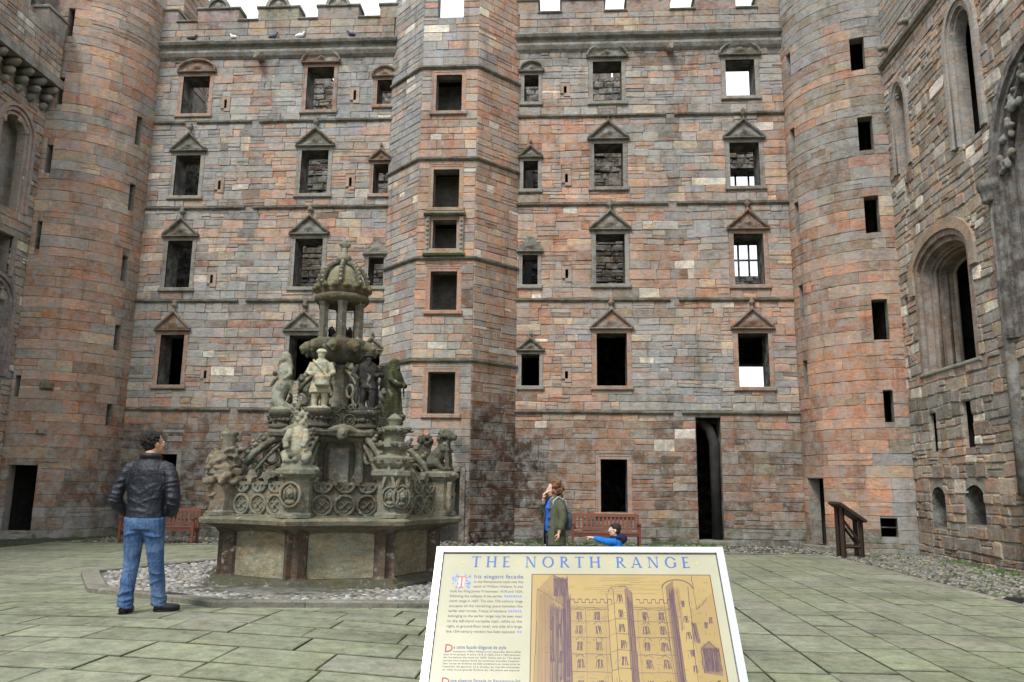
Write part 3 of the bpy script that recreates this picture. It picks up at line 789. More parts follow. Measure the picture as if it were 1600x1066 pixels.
# parapet walk lit through the top left windows
for i in range(16):
    x0 = -14.8 + i * 1.3; m_ = MB(); m_.col = col_b(0, 0, rng); h = .25 + .5 * rng.random()
    if x0 > 4.8: break
    m_.frame(V((0, BY, 0)), FU, FW_, FN, x0, x0 + 1.1 + .3 * rng.random(), 18.05, 18.05 + h, -.6, -.02, .05); make('broken_coping', m_, M['rubble'], OW)
for (x0, x1, z0, z1) in bh[1:]:
    n = 3; m_ = MB(); m_.col = (.04, .035, .03)
    for i in range(1, n): x = x0 + (x1 - x0) * i / n; m_.box((x - .035, BY + .3, z0), (x + .035, BY + .37, z1))
    m_.box((x0, BY + .302, (z0 + z1) / 2 - .035), (x1, BY + .368, (z0 + z1) / 2 + .035)); make('glazing_bars', m_, M['rubble'], OW)
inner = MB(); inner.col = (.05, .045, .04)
inner.box((-16, DY + TH + .002, 3.5), (10.5, BY - .002, 3.72)); inner.box((-16, DY + TH + .002, 7.05), (10.5, BY - .002, 7.25))      # floor slabs added to keep the lower windows dark
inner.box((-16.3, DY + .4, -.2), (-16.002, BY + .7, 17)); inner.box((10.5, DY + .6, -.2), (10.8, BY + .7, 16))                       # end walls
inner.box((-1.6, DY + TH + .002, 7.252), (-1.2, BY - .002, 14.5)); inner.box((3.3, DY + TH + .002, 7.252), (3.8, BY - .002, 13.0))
make('shading_floors', inner, M['rubble'], OW)

# ================================================================ STAIR TOWER
ST = thing('stair_tower', (-3.45, 22.9, 0), 'half octagonal stair tower of red and grey stone in the middle of the facade', 'tower')
TP = [V((-5.5, DY, 0)), V((-4.31, 22.3, 0)), V((-2.58, 22.3, 0)), V((-1.39, DY, 0))]
TWIN = [(-3.86, -3.07, 12.76, 13.96), (-3.86, -3.08, 9.68, 10.89), (-3.83, -3.12, 8.41, 9.3), (-3.85, -3.07, 6.56, 7.73), (-3.83, -3.05, 3.56, 4.76), (-3.6, -2.84, -.1, 1.95), (-3.88, -3.08, 15.9, 17.15)]
TSTR = [5.09, 8.12, 11.22, 14.21]
TTOP = 18.1
def stain_t(face, s_, v):
    d = .0
    if face == 2: d = max(d, .78 * S((4.9 - v) / 1.3), .3 * S((7.5 - v) / 2))
    if face == 1: d = max(d, .7 * S((s_ - .95) / .4) * S((4.2 - v) / 2.2), .4 * S((2.0 - v) / 1.5), .45 * S((s_ - 1.1) / .4) * S((8 - v) / .6) * S((v - 5) / .8))
    if face == 0: d = max(d, .4 * S((3 - v) / 2))
    return max(0, min(.85, d * (1 + .6 * nz(s_ * 1.6, v * 1.3, face + .5))))
core = MB(); core.col = MORT; st = []
for f in range(3):
    a, b = TP[f], TP[f + 1]; U = (b - a).normalized(); L = (b - a).length; N = V((U.y, -U.x, 0)); P = plane(a, U, N)
    holes = [(w[0] + 4.31, w[1] + 4.31, w[2], w[3]) for w in TWIN] if f == 1 else []
    ex = [(h[0] - .12, h[1] + .12, h[2] - .12, h[3] + .14) for h in holes[:-1]] + ([holes[-1]] if holes else [])
    backing(core, P, 0, L, -.3, TTOP, holes, .45, dark=set(range(6)) if f == 1 else ())
    def cf(u, v, r, f=f):
        t = nz(u * .5 + f * 3, v * .4, 5.5) + (-.45, .12, .38)[f] - (.4 if v > 14.2 and f < 2 else 0)
        q = math.exp(2.0 * t)
        return pick(r, {'red': .16 * q, 'salmon': .26 * q, 'pink': .2 * q, 'buff': .13, 'grey': .26 / q, 'blue': .12 / q, 'pale': .1, 'brown': .06 * q}, stain_t(f, u, v))
    lv = [-.1] + TSTR + [TTOP]
    for k in range(5):
        st += lay(P, .0, L, lv[k] + (.06 if k else 0), lv[k + 1] - .06, ex, (.19, .3), (.3, .72), cf, rng, rough=.016, jit=.016, split=.08, warp=.008)
make('wall', core, M['mortar'], ST)
emit(st, M['stone'], ST)
cap = MB(); cap.col = (.2, .18, .15); cap.prism([V((p.x, p.y + .3, 15.3)) for p in TP], (0, 0, 1), 0, .2); make('stair_light_cap', cap, M['dressed'], ST)  # unseen slab added to keep daylight out of the stair tower
for z in TSTR:
    moulding('string_course', ST, [V((TP[0].x - .0, TP[0].y, z)), V((-4.9, 22.9 , z)), V((TP[1].x, TP[1].y, z)), V((-3.5, 22.3, z)), V((TP[2].x, TP[2].y, z)), V((-1.98, 22.905, z)), V((TP[3].x, TP[3].y, z))],
             [(a, b + .0) for a, b in STRP], M['dressed'], (.16, .145, .105))
PT = plane((0, 22.3, 0), (1, 0, 0), (0, -1, 0))
for k, w in enumerate(TWIN[:5]):
    wn = window(ST, PT, (0, -1, 0), 'T%d' % k, (*w, None), tuple(c * rng.uniform(.9, 1.1) for c in srgb(166, 134, 114)), (.2, .17, .13))
    if k == 2:      # small window with carved pilasters, hood and bracketed sill
        for s_ in (-1, 1):
            x = (w[0] + w[1]) / 2 + s_ * .5; m_ = MB(); m_.col = (.3, .24, .19)
            m_.frame(V((0, 22.3, 0)), FU, FW_, FN, x - .07, x + .07, 8.3, 9.4, -.02, .1, .02)
            for q in range(7): m_.ball((x, 22.19, 8.42 + q * .14), (.045, .035, .05), 6, 4)
            make('pilaster', m_, M['dressed'], wn)
        m_ = MB(); m_.col = (.22, .2, .14); m_.frame(V((0, 22.3, 0)), FU, FW_, FN, -4.1, -2.86, 9.42, 9.52, -.02, .2, .04); make('hood_mould', m_, M['dressed'], wn)
        m_ = MB(); m_.col = (.2, .2, .1); m_.frame(V((0, 22.3, 0)), FU, FW_, FN, -4.1, -2.86, 8.18, 8.29, -.02, .22, .05); make('bracket', m_, M['dressed'], wn)
m_ = MB(); m_.col = (.12, .095, .075); m_.sweep([V((-3.6, 22.3, 0)), V((-3.6, 22.3, 1.95)), V((-2.84, 22.3, 1.95)), V((-2.84, 22.3, 0))], (0, -1, 0), 0, .14, -.1, .06); make('door_surround', m_, M['dressed'], ST)

# ================================================================ ROUND CORNER TOWERS
RT = 2.15
def round_tower(label, cx, holes, u0, u1, cf, top, excl_pad, marks, dark_door):
    T = thing('round_tower', (cx, DY, 0), label, 'tower', 'round stair towers in the corners')
    P = cyl(cx, DY, RT); core = MB(); core.col = MORT
    backing(core, P, u0, u1, -.3, top, holes, .5, step=.22, dark=set(range(len(holes))), back=False, d=.008)
    make('wall', core, M['mortar'], T)
    m_ = MB(); m_.col = (.2, .18, .15)
    pts = [P(u0 + (u1 - u0) * i / 16, top, -.03) for i in range(17)] + [V((cx + (2.4 if u0 >= 0 else .6) * (-1 if u0 >= 0 else 1) * .3, DY + .8, top))]
    m_.prism(pts, (0, 0, 1), -.1, 0); make('tower_cap', m_, M['dressed'], T)
    ex = [(h[0] - .0, h[1] + .0, h[2] - .0, h[3] + .0) for h in holes]
    return T, lay(P, u0, u1, -.1, top, ex, (.25, .37), (.5, 1.15), cf, rng, rough=.012, jit=.01, split=.06, warp=.0, bev=.009, base=.03, even=True)
dg = lambda a: math.radians(a) * RT
# right-hand (north-east) tower
hE = [(dg(-22), dg(-11.9), 13.37, 14.36), (dg(-20.2), dg(-10.1), 10.93, 11.92), (dg(-19.7), dg(-9.9), 8.52, 9.57), (dg(-19.5), dg(-9.2), 5.54, 6.64), (dg(-16.2), dg(-10), 3.34, 4.18), (dg(-23.7), dg(-13), .4, .88)]
hE += [(dg(-79.5), dg(-73), z0, z1) for z0, z1 in ((13.99, 14.8), (11.54, 12.33), (9.02, 9.98), (6.32, 7.44), (4.18, 5.21))] + [(dg(-82), dg(-63), .1, 1.88)]
def cfE(u, v, r):
    t = nz(u * .5, v * .35, 8.1) - S((v - 6.0) / 5) * 1.1 + .6; q = math.exp(1.5 * t)
    d = .35 * S((u + 3.2) / .35) * S((-2.35 - u) / .4) * S((4.5 - v) / 1) + .55 * S((.9 - v) / .8) + .12 * S((v - 8) / 4)
    if v < .6: return pick(r, {'olive': .5, 'brown': .3, 'grey': .3}, .2)
    # grey-green water stain below the lowest window
    if u > dg(-14) and v < 3.4: return pick(r, {'grey': .4, 'olive': .25, 'blue': .2, 'salmon': .1}, .05)
    return pick(r, {'red': .2 * q, 'salmon': .26 * q, 'pink': .16 * q, 'brown': .16, 'grey': .18 / q, 'olive': .12 / q, 'blue': .07 / q, 'buff': .07}, min(.7, d))
TE, st = round_tower('round stair tower in the right corner, red stone below and grey brown above', 9.05, hE, dg(-92), dg(0), cfE, 17.6, 0, None, True)
emit(st, M['stone'], TE)
# left-hand (north-west) tower
hW = [(dg(8.4), dg(13.2), 15.0, 15.93), (dg(7.2), dg(11.6), 12.74, 13.61), (dg(4.6), dg(9.2), 10.54, 11.43), (dg(4.4), dg(8.3), 8.19, 9.05), (dg(2.9), dg(6.6), 3.88, 4.48)]
hW += [(dg(69.3), dg(75), z0, z1) for z0, z1 in ((12.07, 13.02), (9.88, 10.75), (7.62, 8.41), (5.46, 6.23), (3.2, 3.83))] + [(dg(6), dg(25.3), .2, 1.98)]
def cfW(u, v, r):
    q = math.exp(1.4 * (nz(u * .4, v * .3, 3.3) - .15))
    d = .46 * S((4.4 - v) / 3) + .22 * S((u - dg(66)) / .5)
    if v < .8: return pick(r, {'grey': .5, 'olive': .3, 'brown': .2}, .25)
    return pick(r, {'red': .12 * q, 'salmon': .34 * q, 'pink': .34 * q, 'brown': .14, 'grey': .10 / q, 'buff': .06, 'olive': .04, 'dark': .015}, min(.75, d * (1 + .5 * nz(u, v * .8, 2))))
TW, st = round_tower('round stair tower in the left corner, smooth reddish ashlar with narrow slits', -15.53, hW, dg(0), dg(92), cfW, 17.6, 0, None, True)
emit(st, M['stone'], TW)
# dark wooden door leaf inside the left tower doorway, threshold, and empty stone brackets of a lost panel
P = cyl(-15.53, DY, RT); m_ = MB(); m_.col = (.2, .19, .17); m_.frame(P(dg(15.6), 0, 0), V((math.cos(math.radians(15.6)), math.sin(math.radians(15.6)), 0)), V((0, 0, 1)), V((math.sin(math.radians(15.6)), -math.cos(math.radians(15.6)), 0)), -.5, .5, -.05, .12, -.3, .25, .02); make('threshold', m_, M['dressed'], TW)
for z, k in ((4.2, 1), (2.9, .75)):
    m_ = MB(); m_.col = (.13, .12, .08); t = math.radians(25); c = P(dg(25), z, 0); N = V((math.sin(t), -math.cos(t), 0)); U = V((math.cos(t), math.sin(t), 0))
    m_.frame(c, U, V((0, 0, 1)), N, -.17 * k, .17 * k, -.1 * k, .12 * k, -.05, .14 * k, .05); make('stone_bracket', m_, M['dressed'], TW)
P = cyl(9.05, DY, RT); m_ = MB(); m_.col = (.22, .2, .17); t = math.radians(-70); m_.frame(P(dg(-70), 0, 0), V((math.cos(t), math.sin(t), 0)), V((0, 0, 1)), V((math.sin(t), -math.cos(t), 0)), -.42, .75, -.05, .1, -.3, .3, .02); make('threshold', m_, M['dressed'], TE)
m_ = MB(); m_.col = (.05, .045, .04); t = math.radians(-18.4); N = V((math.sin(t), -math.cos(t), 0)); U = V((math.cos(t), math.sin(t), 0))
c = P(dg(-18.4), .64, -.12); m_.tube([c - U * .22, c + U * .22], .018, 6); make('window_bar', m_, M['rubble'], TE)
# cap house that rises behind the left tower
CH = thing('cap_house', (-14.6, 25.8, 16), 'square stone turret rising behind the left tower above the parapet', 'tower')
P1 = plane((0, 24.8, 0), (1, 0, 0), (0, -1, 0)); P2 = plane((-13.42, 0, 0), (0, 1, 0), (1, 0, 0))
m_ = MB(); m_.col = MORT; m_.box((-17, 24.82, 14), (-13.44, 27, 19.6)); make('wall', m_, M['mortar'], CH)
st = lay(P1, -17, -13.42, 15.6, 19.6, [], (.2, .3), (.4, .8), cfW, rng) + lay(P2, 24.8, 27, 15.6, 19.6, [], (.2, .3), (.4, .8), cfW, rng)
emit(st, M['stone'], CH, 60)

# ================================================================ EAST RANGE (right-hand wall)
XE = 9.05
ER = thing('east_range', (XE, 16, 0), 'rough rubble side wall on the right with arched windows and niches', 'building')
PE = plane((XE, 0, 0), (0, 1, 0), (-1, 0, 0)); NE = V((-1, 0, 0))
lan1 = (20.12, 20.75, 9.95, 11.75, .6); lan2 = (16.62, 17.6, 9.3, 11.75, .75); big = (17.6, 20.35, 4.45, 6.95, .72); bl = (12.6, 16.2, 4.6, 7.9, 2.3)
nich = [(19.78, 20.45, .72, 1.4, .28), (17.98, 18.82, .85, 1.4, .32)]
slE = [(19.9, 20.22, 2.52, 3.45), (18.14, 18.58, 2.54, 3.58), (20.9, 21.12, 5.7, 6.6), (20.32, 20.55, 9.1, 9.6)]
holes = []; closed = {}
core = MB(); core.col = (.3, .27, .22); bareE = set()
def add_arch(a, depth, chamber=None, col=(.2, .165, .135)):
    for H in [(a[0], a[1], a[2], a[3])] + arch_holes(a[0], a[1], a[3], a[4]):
        bareE.add(len(holes)); holes.append(H)
    arch_reveal(core, PE, a, depth, col, chamber)
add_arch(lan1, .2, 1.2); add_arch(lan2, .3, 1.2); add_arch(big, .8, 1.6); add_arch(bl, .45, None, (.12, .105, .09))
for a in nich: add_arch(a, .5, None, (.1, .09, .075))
darkE = set(range(len(holes), len(holes) + 4)); holes += slE
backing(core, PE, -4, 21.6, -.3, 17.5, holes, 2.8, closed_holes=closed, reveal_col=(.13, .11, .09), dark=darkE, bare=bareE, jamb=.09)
make('wall', core, M['mortar'], ER)
# closures that keep the towers dark inside
m_ = MB(); m_.col = MORT; m_.box((9.0, 21.5, -.2), (9.6, 24.2, 17.5)); m_.box((6.95, 24.3, -.2), (9.6, 24.6, 17.3)); make('corner_light_block', m_, M['mortar'], ER)
arches = [lan1, lan2, big, bl] + nich
def in_arch(u, v):
    for a in arches:
        c, w = (a[0] + a[1]) / 2, (a[1] - a[0]) / 2 + .07
        if v >= a[3] and ((u - c) / w) ** 2 + ((v - a[3]) / (a[4] + .07)) ** 2 < 1: return True
    return False
exE = [(a[0] - .02, a[1] + .02, a[2], a[3]) for a in arches] + slE
def col_e(u, v, r):
    q = math.exp(1.4 * nz(u * .4, v * .4, 6.2)); d = .3 * S((1.8 - v) / 1.5) + .45 * S((17.2 - u) / .6) * S((5.5 - v) / 1.5) * (u > 15) * (.6 + .8 * nz(u, v, 4))
    if 4 > v - .0 and v < 4.4 and v > 3.4 and u > 17.5: return pick(r, {'olive': .6, 'grey': .4}, .15)
    return pick(r, {'buff': .22, 'grey': .24 / q, 'salmon': .16 * q, 'brown': .24 * q, 'pale': .09, 'olive': .12, 'pink': .1 * q, 'dark': .03}, max(0, min(.7, d)))
st = lay(PE, 10.5, 21.55, -.1, 13.25, exE, (.17, .34), (.24, .62), col_e, rng, bev=.025, jit=.06, rough=.035, warp=.07, split=.13, skip=in_arch)
st += lay(PE, 10.5, 21.55, 13.47, 17.5, [], (.18, .28), (.35, .8), lambda u, v, r: pick(r, {'grey': .4, 'pink': .2, 'brown': .2, 'blue': .2, 'olive': .1}, .05), rng, rough=.01)
emit(st, M['rubble'], ER)
moulding('string_course', ER, [V((XE, 22 - .5 * i, 13.36)) for i in range(24)], [(a * 1.5, b * 1.6) for a, b in STRP], M['dressed'], (.2, .18, .14))
for y in (20.9, 19.6, 18.3, 17.0, 15.7):
    m_ = MB(); m_.col = (.19, .17, .14); m_.tube([V((XE + .1, y, 13.75)), V((XE - .16, y, 13.72)), V((XE - .24, y, 13.66))], [.1, .09, .07], 6); make('water_spout', m_, M['dressed'], ER, True)
def hood(a, rings, parent, col, v_low=None):
    for (off, w, d0, d1) in rings:
        m_ = MB(); k = rng.uniform(.85, 1.1); m_.col = tuple(c * k for c in col)
        m_.sweep(arch_path(PE, a[0] - off, a[1] + off, a[2] if v_low is None else v_low, a[3], a[4] + off), NE, -w, 0.0, d0, d1); make('arch_moulding', m_, M['dressed'], parent)
hood(lan1, [(.2, -.12, -.02, .09), (.1, -.11, -.05, .04), (-.0, -.06, -.2, -.02)], ER, (.33, .28, .24))
hood(lan2, [(.26, -.14, -.02, .1), (.13, -.14, -.06, .05), (.0, -.1, -.3, -.04)], ER, (.33, .29, .25))
hood(big, [(.3, -.26, -.02, .08)], ER, (.40, .29, .2), 6.5)
hood(big, [(.06, -.17, -.1, .03), (-.1, -.15, -.3, -.06), (-.22, -.13, -.5, -.22), (-.34, -.12, -.8, -.4)], ER, (.25, .19, .15))
hood(bl, [(.1, -.16, -.03, .16), (-.06, -.12, -.1, .08), (-.2, -.16, -.2, .02), (-.42, -.1, -.4, -.1)], ER, (.12, .105, .095))
for a, offs in ((big, ((-.03, -.03, .05, 1.0), (-.19, -.16, .05, .5), (-.33, -.34, .055, 1.2), (-.43, -.56, .05, .55), (-.46, -.76, .05, 1.1))), (lan1, ((.05, .03, .035, 1.1), (-.03, -.12, .03, .6))), (lan2, ((.06, .03, .04, 1.1), (-.05, -.15, .045, .6)))):
    for off, d_, r_, k in offs:
        m_ = MB(); m_.col = tuple(c * k for c in (.27, .215, .175)); m_.tube(arch_path(PE, a[0] - off, a[1] + off, a[2], a[3], a[4] + off, d_, 18), r_, 8); make('roll_moulding', m_, M['dressed'], ER, True)  # dark and light rolls alternate to paint the deep jamb shadows
# sill of the big window and the lower sill slope of the tall lancet
m_ = MB(); m_.col = (.24, .23, .19); m_.frame(V((XE, 0, 0)), V((0, 1, 0)), V((0, 0, 1)), NE, 17.5, 20.5, 4.36, 4.46, -2.0, .06, .03); make('sill', m_, M['dressed'], ER)
# grille standing in the big window
m_ = MB(); m_.col = (.02, .02, .02)
for i in range(5): m_.tube([V((XE + .9, 17.75 + i * .16, 4.46)), V((XE + .9, 17.75 + i * .16, 5.25))], .014, 5)
for z in (4.9, 5.25): m_.tube([V((XE + .9, 17.7, z)), V((XE + .9, 18.45, z))], .016, 5)
make('iron_grille', m_, M['rubble'], ER)
# blind arch: capital, dark shaft and leafy crockets in the hollow
m_ = MB(); m_.col = (.13, .115, .1); m_.lathe((XE - .12, 16.33, 0), [(.15, 7.5), (.17, 7.56), (.15, 7.6), (.2, 7.74), (.25, 7.82), (.25, 7.95), (.2, 7.97)], 16, rf=lambda t, r, z: 1 + .1 * math.cos(8 * t) * (z < 7.8)); make('capital', m_, M['dressed'], ER, True)
m_ = MB(); m_.col = (.13, .12, .105); m_.tube([V((XE - .02, 16.33, z)) for z in (1.5, 3, 4.5, 6, 7.5)], .15, 10); make('shaft', m_, M['dressed'], ER, True)
for i in range(6):
    t = PI * (i + .4) / 9; c, w = 14.4, 1.45
    p = PE(c + w * math.cos(t), 7.9 + 1.95 * math.sin(t), .02); m_ = MB(); m_.col = (.2, .19, .17)
    for q in range(8): m_.ball(p + V((rng.uniform(-.04, .04), rng.uniform(-.16, .16), rng.uniform(-.18, .18))), (.08, rng.uniform(.05, .1), rng.uniform(.05, .11)), 8, 6)
    make('crocket', m_, M['dressed'], ER, True, vox=.03)
# ================================================================ WEST RANGE (left-hand wall)
XW = -15.55
WR = thing('west_range', (XW, 18, 0), 'stone side wall on the left with corbelled parapet and arched recess', 'building')
PW = plane((XW, 0, 0), (0, 1, 0), (1, 0, 0)); NW = V((1, 0, 0))
wa = (19.6, 20.75, 9.1, 11.3, .6); wd = (19.4, 20.8, 4.4, 6.4, .6); wrow = (19.6, 20.65, 7.2, 8.35)
holes = []; closed = {}
core = MB(); core.col = MORT; bareW = set()
for a in (wa, wd):
    for H in [(a[0], a[1], a[2], a[3])] + arch_holes(a[0], a[1], a[3], a[4]): bareW.add(len(holes)); holes.append(H)
    arch_reveal(core, PW, a, .45, (.22, .19, .155))
closed[len(holes)] = .6; holes.append(wrow)
backing(core, PW, -4, 21.6, -.3, 13.6, holes, 2.0, closed_holes=closed, reveal_col=(.2, .17, .14), bare=bareW)
core.box((XW - .6, 21.5, -.2), (XW - .02, 24.2, 17.2)); core.box((XW - .6, 24.0, -.2), (-13.45, 24.3, 17.2)); make('wall', core, M['mortar'], WR)
arW = [wa, wd]
def skw(u, v): return any(v >= a[3] and ((u - (a[0] + a[1]) / 2) / ((a[1] - a[0]) / 2 + .07)) ** 2 + ((v - a[3]) / (a[4] + .07)) ** 2 < 1 for a in arW)
exW = [(a[0], a[1], a[2], a[3]) for a in arW] + [wrow]
cw = lambda u, v, r: pick(r, {'grey': .3, 'buff': .16, 'pink': .2, 'salmon': .15, 'brown': .15, 'pale': .08, 'olive': .08}, .12 + .3 * S((3 - v) / 3))
st = lay(PW, 16.5, 21.5, -.1, 12.6, exW, (.16, .3), (.28, .65), cw, rng, bev=.025, jit=.03, rough=.035, warp=.03, skip=skw)
PW2 = plane((XW + .42, 0, 0), (0, 1, 0), (1, 0, 0))
st += lay(PW2, 16.5, 21.2, 13.45, 14.75, [], (.16, .24), (.3, .7), cw, rng)
emit(st, M['rubble'], WR, 200)
for a, c in ((wa, (.31, .23, .18)), (wd, (.25, .2, .165))):
    for (off, w, d0, d1) in ((.14, -.1, -.02, .1), (.02, -.1, -.1, .05), (-.1, -.08, -.25, .0)):
        m_ = MB(); m_.col = tuple(v * rng.uniform(.9, 1.1) for v in c); m_.sweep(arch_path(PW, a[0] - off, a[1] + off, a[2], a[3], a[4] + off), NW, 0, -w, d0, d1); make('arch_moulding', m_, M['dressed'], WR)
m_ = MB(); m_.col = (.22, .19, .15); m_.sweep([PW(wrow[0], wrow[2], 0), PW(wrow[0], wrow[3], 0), PW(wrow[1], wrow[3], 0), PW(wrow[1], wrow[2], 0)], NW, 0, .14, -.05, .06); make('window_surround', m_, M['dressed'], WR)
for i in range(8):          # corbels carrying the parapet walk
    y = 21.1 - i * .55; m_ = MB(); m_.col = tuple(c * rng.uniform(.8, 1.1) for c in (.2, .175, .14))
    for k, (z, d) in enumerate(((12.55, .18), (12.8, .32), (13.05, .46))): m_.tube([V((XW - .05, y, z)), V((XW + d - .08, y, z)), V((XW + d, y, z + .06))], [.125, .12, .06], 6)
    make('corbel', m_, M['dressed'], WR, True)
m_ = MB(); m_.col = (.2, .18, .15); m_.box((XW - .4, 10, 13.17), (XW + .5, 21.3, 13.42)); make('walkway', m_, M['dressed'], WR)
m_ = MB(); m_.col = MORT; m_.box((XW + .02, 10, 13.42), (XW + .4, 21.2, 14.75)); make('parapet', m_, M['mortar'], WR)
for (ya, yb) in ((20.35, 21.2), (18.7, 19.6), (17.0, 17.9)):
    m_ = MB(); m_.col = (.25, .22, .18); m_.box((XW + .0, ya, 14.75), (XW + .42, yb, 15.3)); mer = make('merlon', m_, M['dressed'], WR)
    m_ = MB(); m_.col = (.2, .19, .15); m_.frame(V((0, 0, 15.3)), V((1, 0, 0)), V((0, 1, 0)), V((0, 0, 1)), XW - .05, XW + .47, ya - .05, yb + .05, 0, .1, .03); make('coping', m_, M['dressed'], mer)
# upper wall set back behind the walk, with a barred opening
PW3 = plane((XW - .7, 0, 0), (0, 1, 0), (1, 0, 0)); hb = [(20.5, 21.3, 15.9, 17.0)]
m_ = MB(); m_.col = MORT; backing(m_, PW3, 8, 22.5, 13.2, 18.3, hb, .6, closed_holes={0: .6}, reveal_col=(.05, .045, .04)); make('upper_wall', m_, M['mortar'], WR)
emit(lay(PW3, 17, 22.4, 13.4, 18.3, hb, (.2, .3), (.4, .8), cfW, rng), M['stone'], WR, 40, 'upper_stone', 'upper_stones')
m_ = MB(); m_.col = (.03, .03, .035)
for i in range(5): m_.tube([V((XW - .78, 20.58 + i * .16, 15.9)), V((XW - .78, 20.58 + i * .16, 17.0))], .02, 5)
make('iron_bars', m_, M['rubble'], WR)
# ================================================================ FOUNTAIN
FT = thing('fountain', (AX, AY, 0), 'tall tiered carved stone fountain with statues and a crowned top in the courtyard', 'fountain')
fr = random.Random(21)
FS = srgb(126, 123, 107); FL = srgb(160, 156, 136); FD = srgb(90, 87, 76); FDD = srgb(58, 56, 53)
def fcol(c, k=.12):
    q = fr.uniform(1 - k, 1 + k); return tuple(v * q for v in c)
def pol(deg, r, z):
    t = math.radians(deg); return V((AX + r * math.sin(t), AY - r * math.cos(t), z))
def axes(deg):
    t = math.radians(deg); return V((math.cos(t), math.sin(t), 0)), V((math.sin(t), -math.cos(t), 0))    # along the face, outwards
def octr(t):                        # octagon with its corners at 0, 45, 90 ... degrees
    a = (t % (PI / 4)) - PI / 8; return math.cos(PI / 8) / math.cos(a)
FM = M['fountain']
def fpart(name, mb_, parent=None, smooth=False, **k): return make(name, mb_, FM, parent or FT, smooth, **k)
# --- plinth, basin walls, posts, rim
m_ = MB(); m_.col = fcol(FD)
def knuckle(t, r, z):               # swells in front of each post
    a = (t + PI / 8) % (PI / 4) - PI / 8; return octr(t) * (1 + .06 * math.exp(-(a / .13) ** 2))
m_.lathe((AX, AY, 0), [(1.99, -.1), (1.99, .05), (1.95, .09), (1.9, .1), (1.86, .16), (1.78, .17)], 96, knuckle); fpart('plinth', m_)
core = MB(); core.col = fcol(FD); core.lathe((AX, AY, 0), [(1.72, .2), (1.72, .95)], 8); fpart('basin_core', core)
for k in range(8):
    a = k * 45 + 22.5; U, N = axes(a); o = pol(a, 0, 0)
    m_ = MB(); m_.col = fcol(srgb(150, 143, 118)); m_.frame(o, U, V((0, 0, 1)), N, -.58, .58, .16, .9, 1.5, 1.625, .015); fpart('basin_panel', m_)
    a = k * 45; U, N = axes(a); o = pol(a, 0, 0); post = MB(); post.col = fcol(srgb(92, 78, 66))
    post.loft([[o + U * u * s_ + N * (1.62 + (d - 1.62) * s_) + V((0, 0, z)) for (u, d) in ((-.17, 1.6), (-.17, 1.74), (-.085, 1.87), (-.03, 1.80), (.03, 1.80), (.085, 1.87), (.17, 1.74), (.17, 1.6))] for (z, s_) in ((.08, 1.12), (.16, 1.12), (.2, 1.0), (.8, 1.0), (.85, 1.15), (.93, 1.35))])
    fpart('basin_post', post)
m_ = MB(); m_.col = fcol(srgb(114, 109, 94))
m_.lathe((AX, AY, 0), [(1.68, .8), (1.76, .84), (1.84, .88), (2.0, .93), (2.1, .96), (2.12, 1.02), (2.08, 1.05), (2.0, 1.07), (1.6, 1.07), (1.55, .9)], 96, knuckle); fpart('basin_rim', m_)
m_ = MB(); m_.col = (.05, .055, .045); m_.lathe((AX, AY, 0), [(1.5, .93), (1.5, .95)], 8); fpart('basin_floor', m_)

def balustrade(a, R, z0, L, nr, rad, parent, tip, col):
    """a row of circles with quatrefoils under open cusps and pointed tips"""
    U, N = axes(a); o = pol(a, R, 0); Z = V((0, 0, 1))
    m_ = MB(); m_.col = col; H = 2 * rad
    m_.frame(o, U, Z, N, -L / 2, L / 2, z0, z0 + H * 1.62, -.05, -.015)
    m_.frame(o, U, Z, N, -L / 2, L / 2, z0, z0 + .035, -.06, .05, .01); pan = fpart('balustrade', m_, parent)
    st_ = L / nr
    for i in range(nr):
        c = -L / 2 + st_ * (i + .5); zc = z0 + .02 + rad
        P = lambda u, z, d: o + U * u + Z * z + N * d
        m_ = MB(); m_.col = fcol(col)
        m_.tube([P(c + rad * .9 * math.cos(2 * PI * q / 16), zc + rad * .9 * math.sin(2 * PI * q / 16), .0) for q in range(16)], rad * .17, 6, closed=True)
        for q in range(4):
            t = PI / 2 * q; cx, cz = c + rad * .36 * math.cos(t), zc + rad * .36 * math.sin(t)
            m_.tube([P(cx + rad * .3 * math.cos(2 * PI * w / 9), cz + rad * .3 * math.sin(2 * PI * w / 9), -.01) for w in range(9)], rad * .09, 5, closed=True)
        m_.ball(P(c, zc, .0), rad * .16, 6, 4); make('quatrefoil', m_, FM, pan, True)
        m_ = MB(); m_.col = fcol(col); zc2 = zc + rad * 1.75
        m_.tube([P(c + rad * .85 * math.cos(PI + PI * q / 9), zc2 + rad * .2 + rad * .8 * math.sin(PI + PI * q / 9), .0) for q in range(10)], rad * .16, 6)
        for s_ in (-1, 1): m_.tube([P(c + s_ * rad * .45 + rad * .25 * math.cos(2 * PI * q / 8), zc2 - rad * .1 + rad * .25 * math.sin(2 * PI * q / 8), -.005) for q in range(8)], rad * .08, 5, closed=True)
        make('cusp', m_, FM, pan, True)
        if i < nr - 1 or tip > 1:
            u = c + st_ / 2; zt = z0 + H * 1.62; m_ = MB(); m_.col = fcol(col); t_ = rad * .5
            m_.prism([P(u - t_ * .45, zt - rad * .3, 0), P(u + t_ * .45, zt - rad * .3, 0), P(u + t_ * .45, zt + t_ * .3, 0), P(u + t_, zt + t_ * .75, 0), P(u, zt + t_ * 2.2, 0), P(u - t_, zt + t_ * .75, 0), P(u - t_ * .45, zt + t_ * .3, 0)], N, -.045, .045)
            make('pointed_tip', m_, FM, pan)
for k in range(8): balustrade(k * 45 + 22.5, 1.74, 1.06, 1.0, 3, .163, FT, 1, FS if k % 3 else FD)

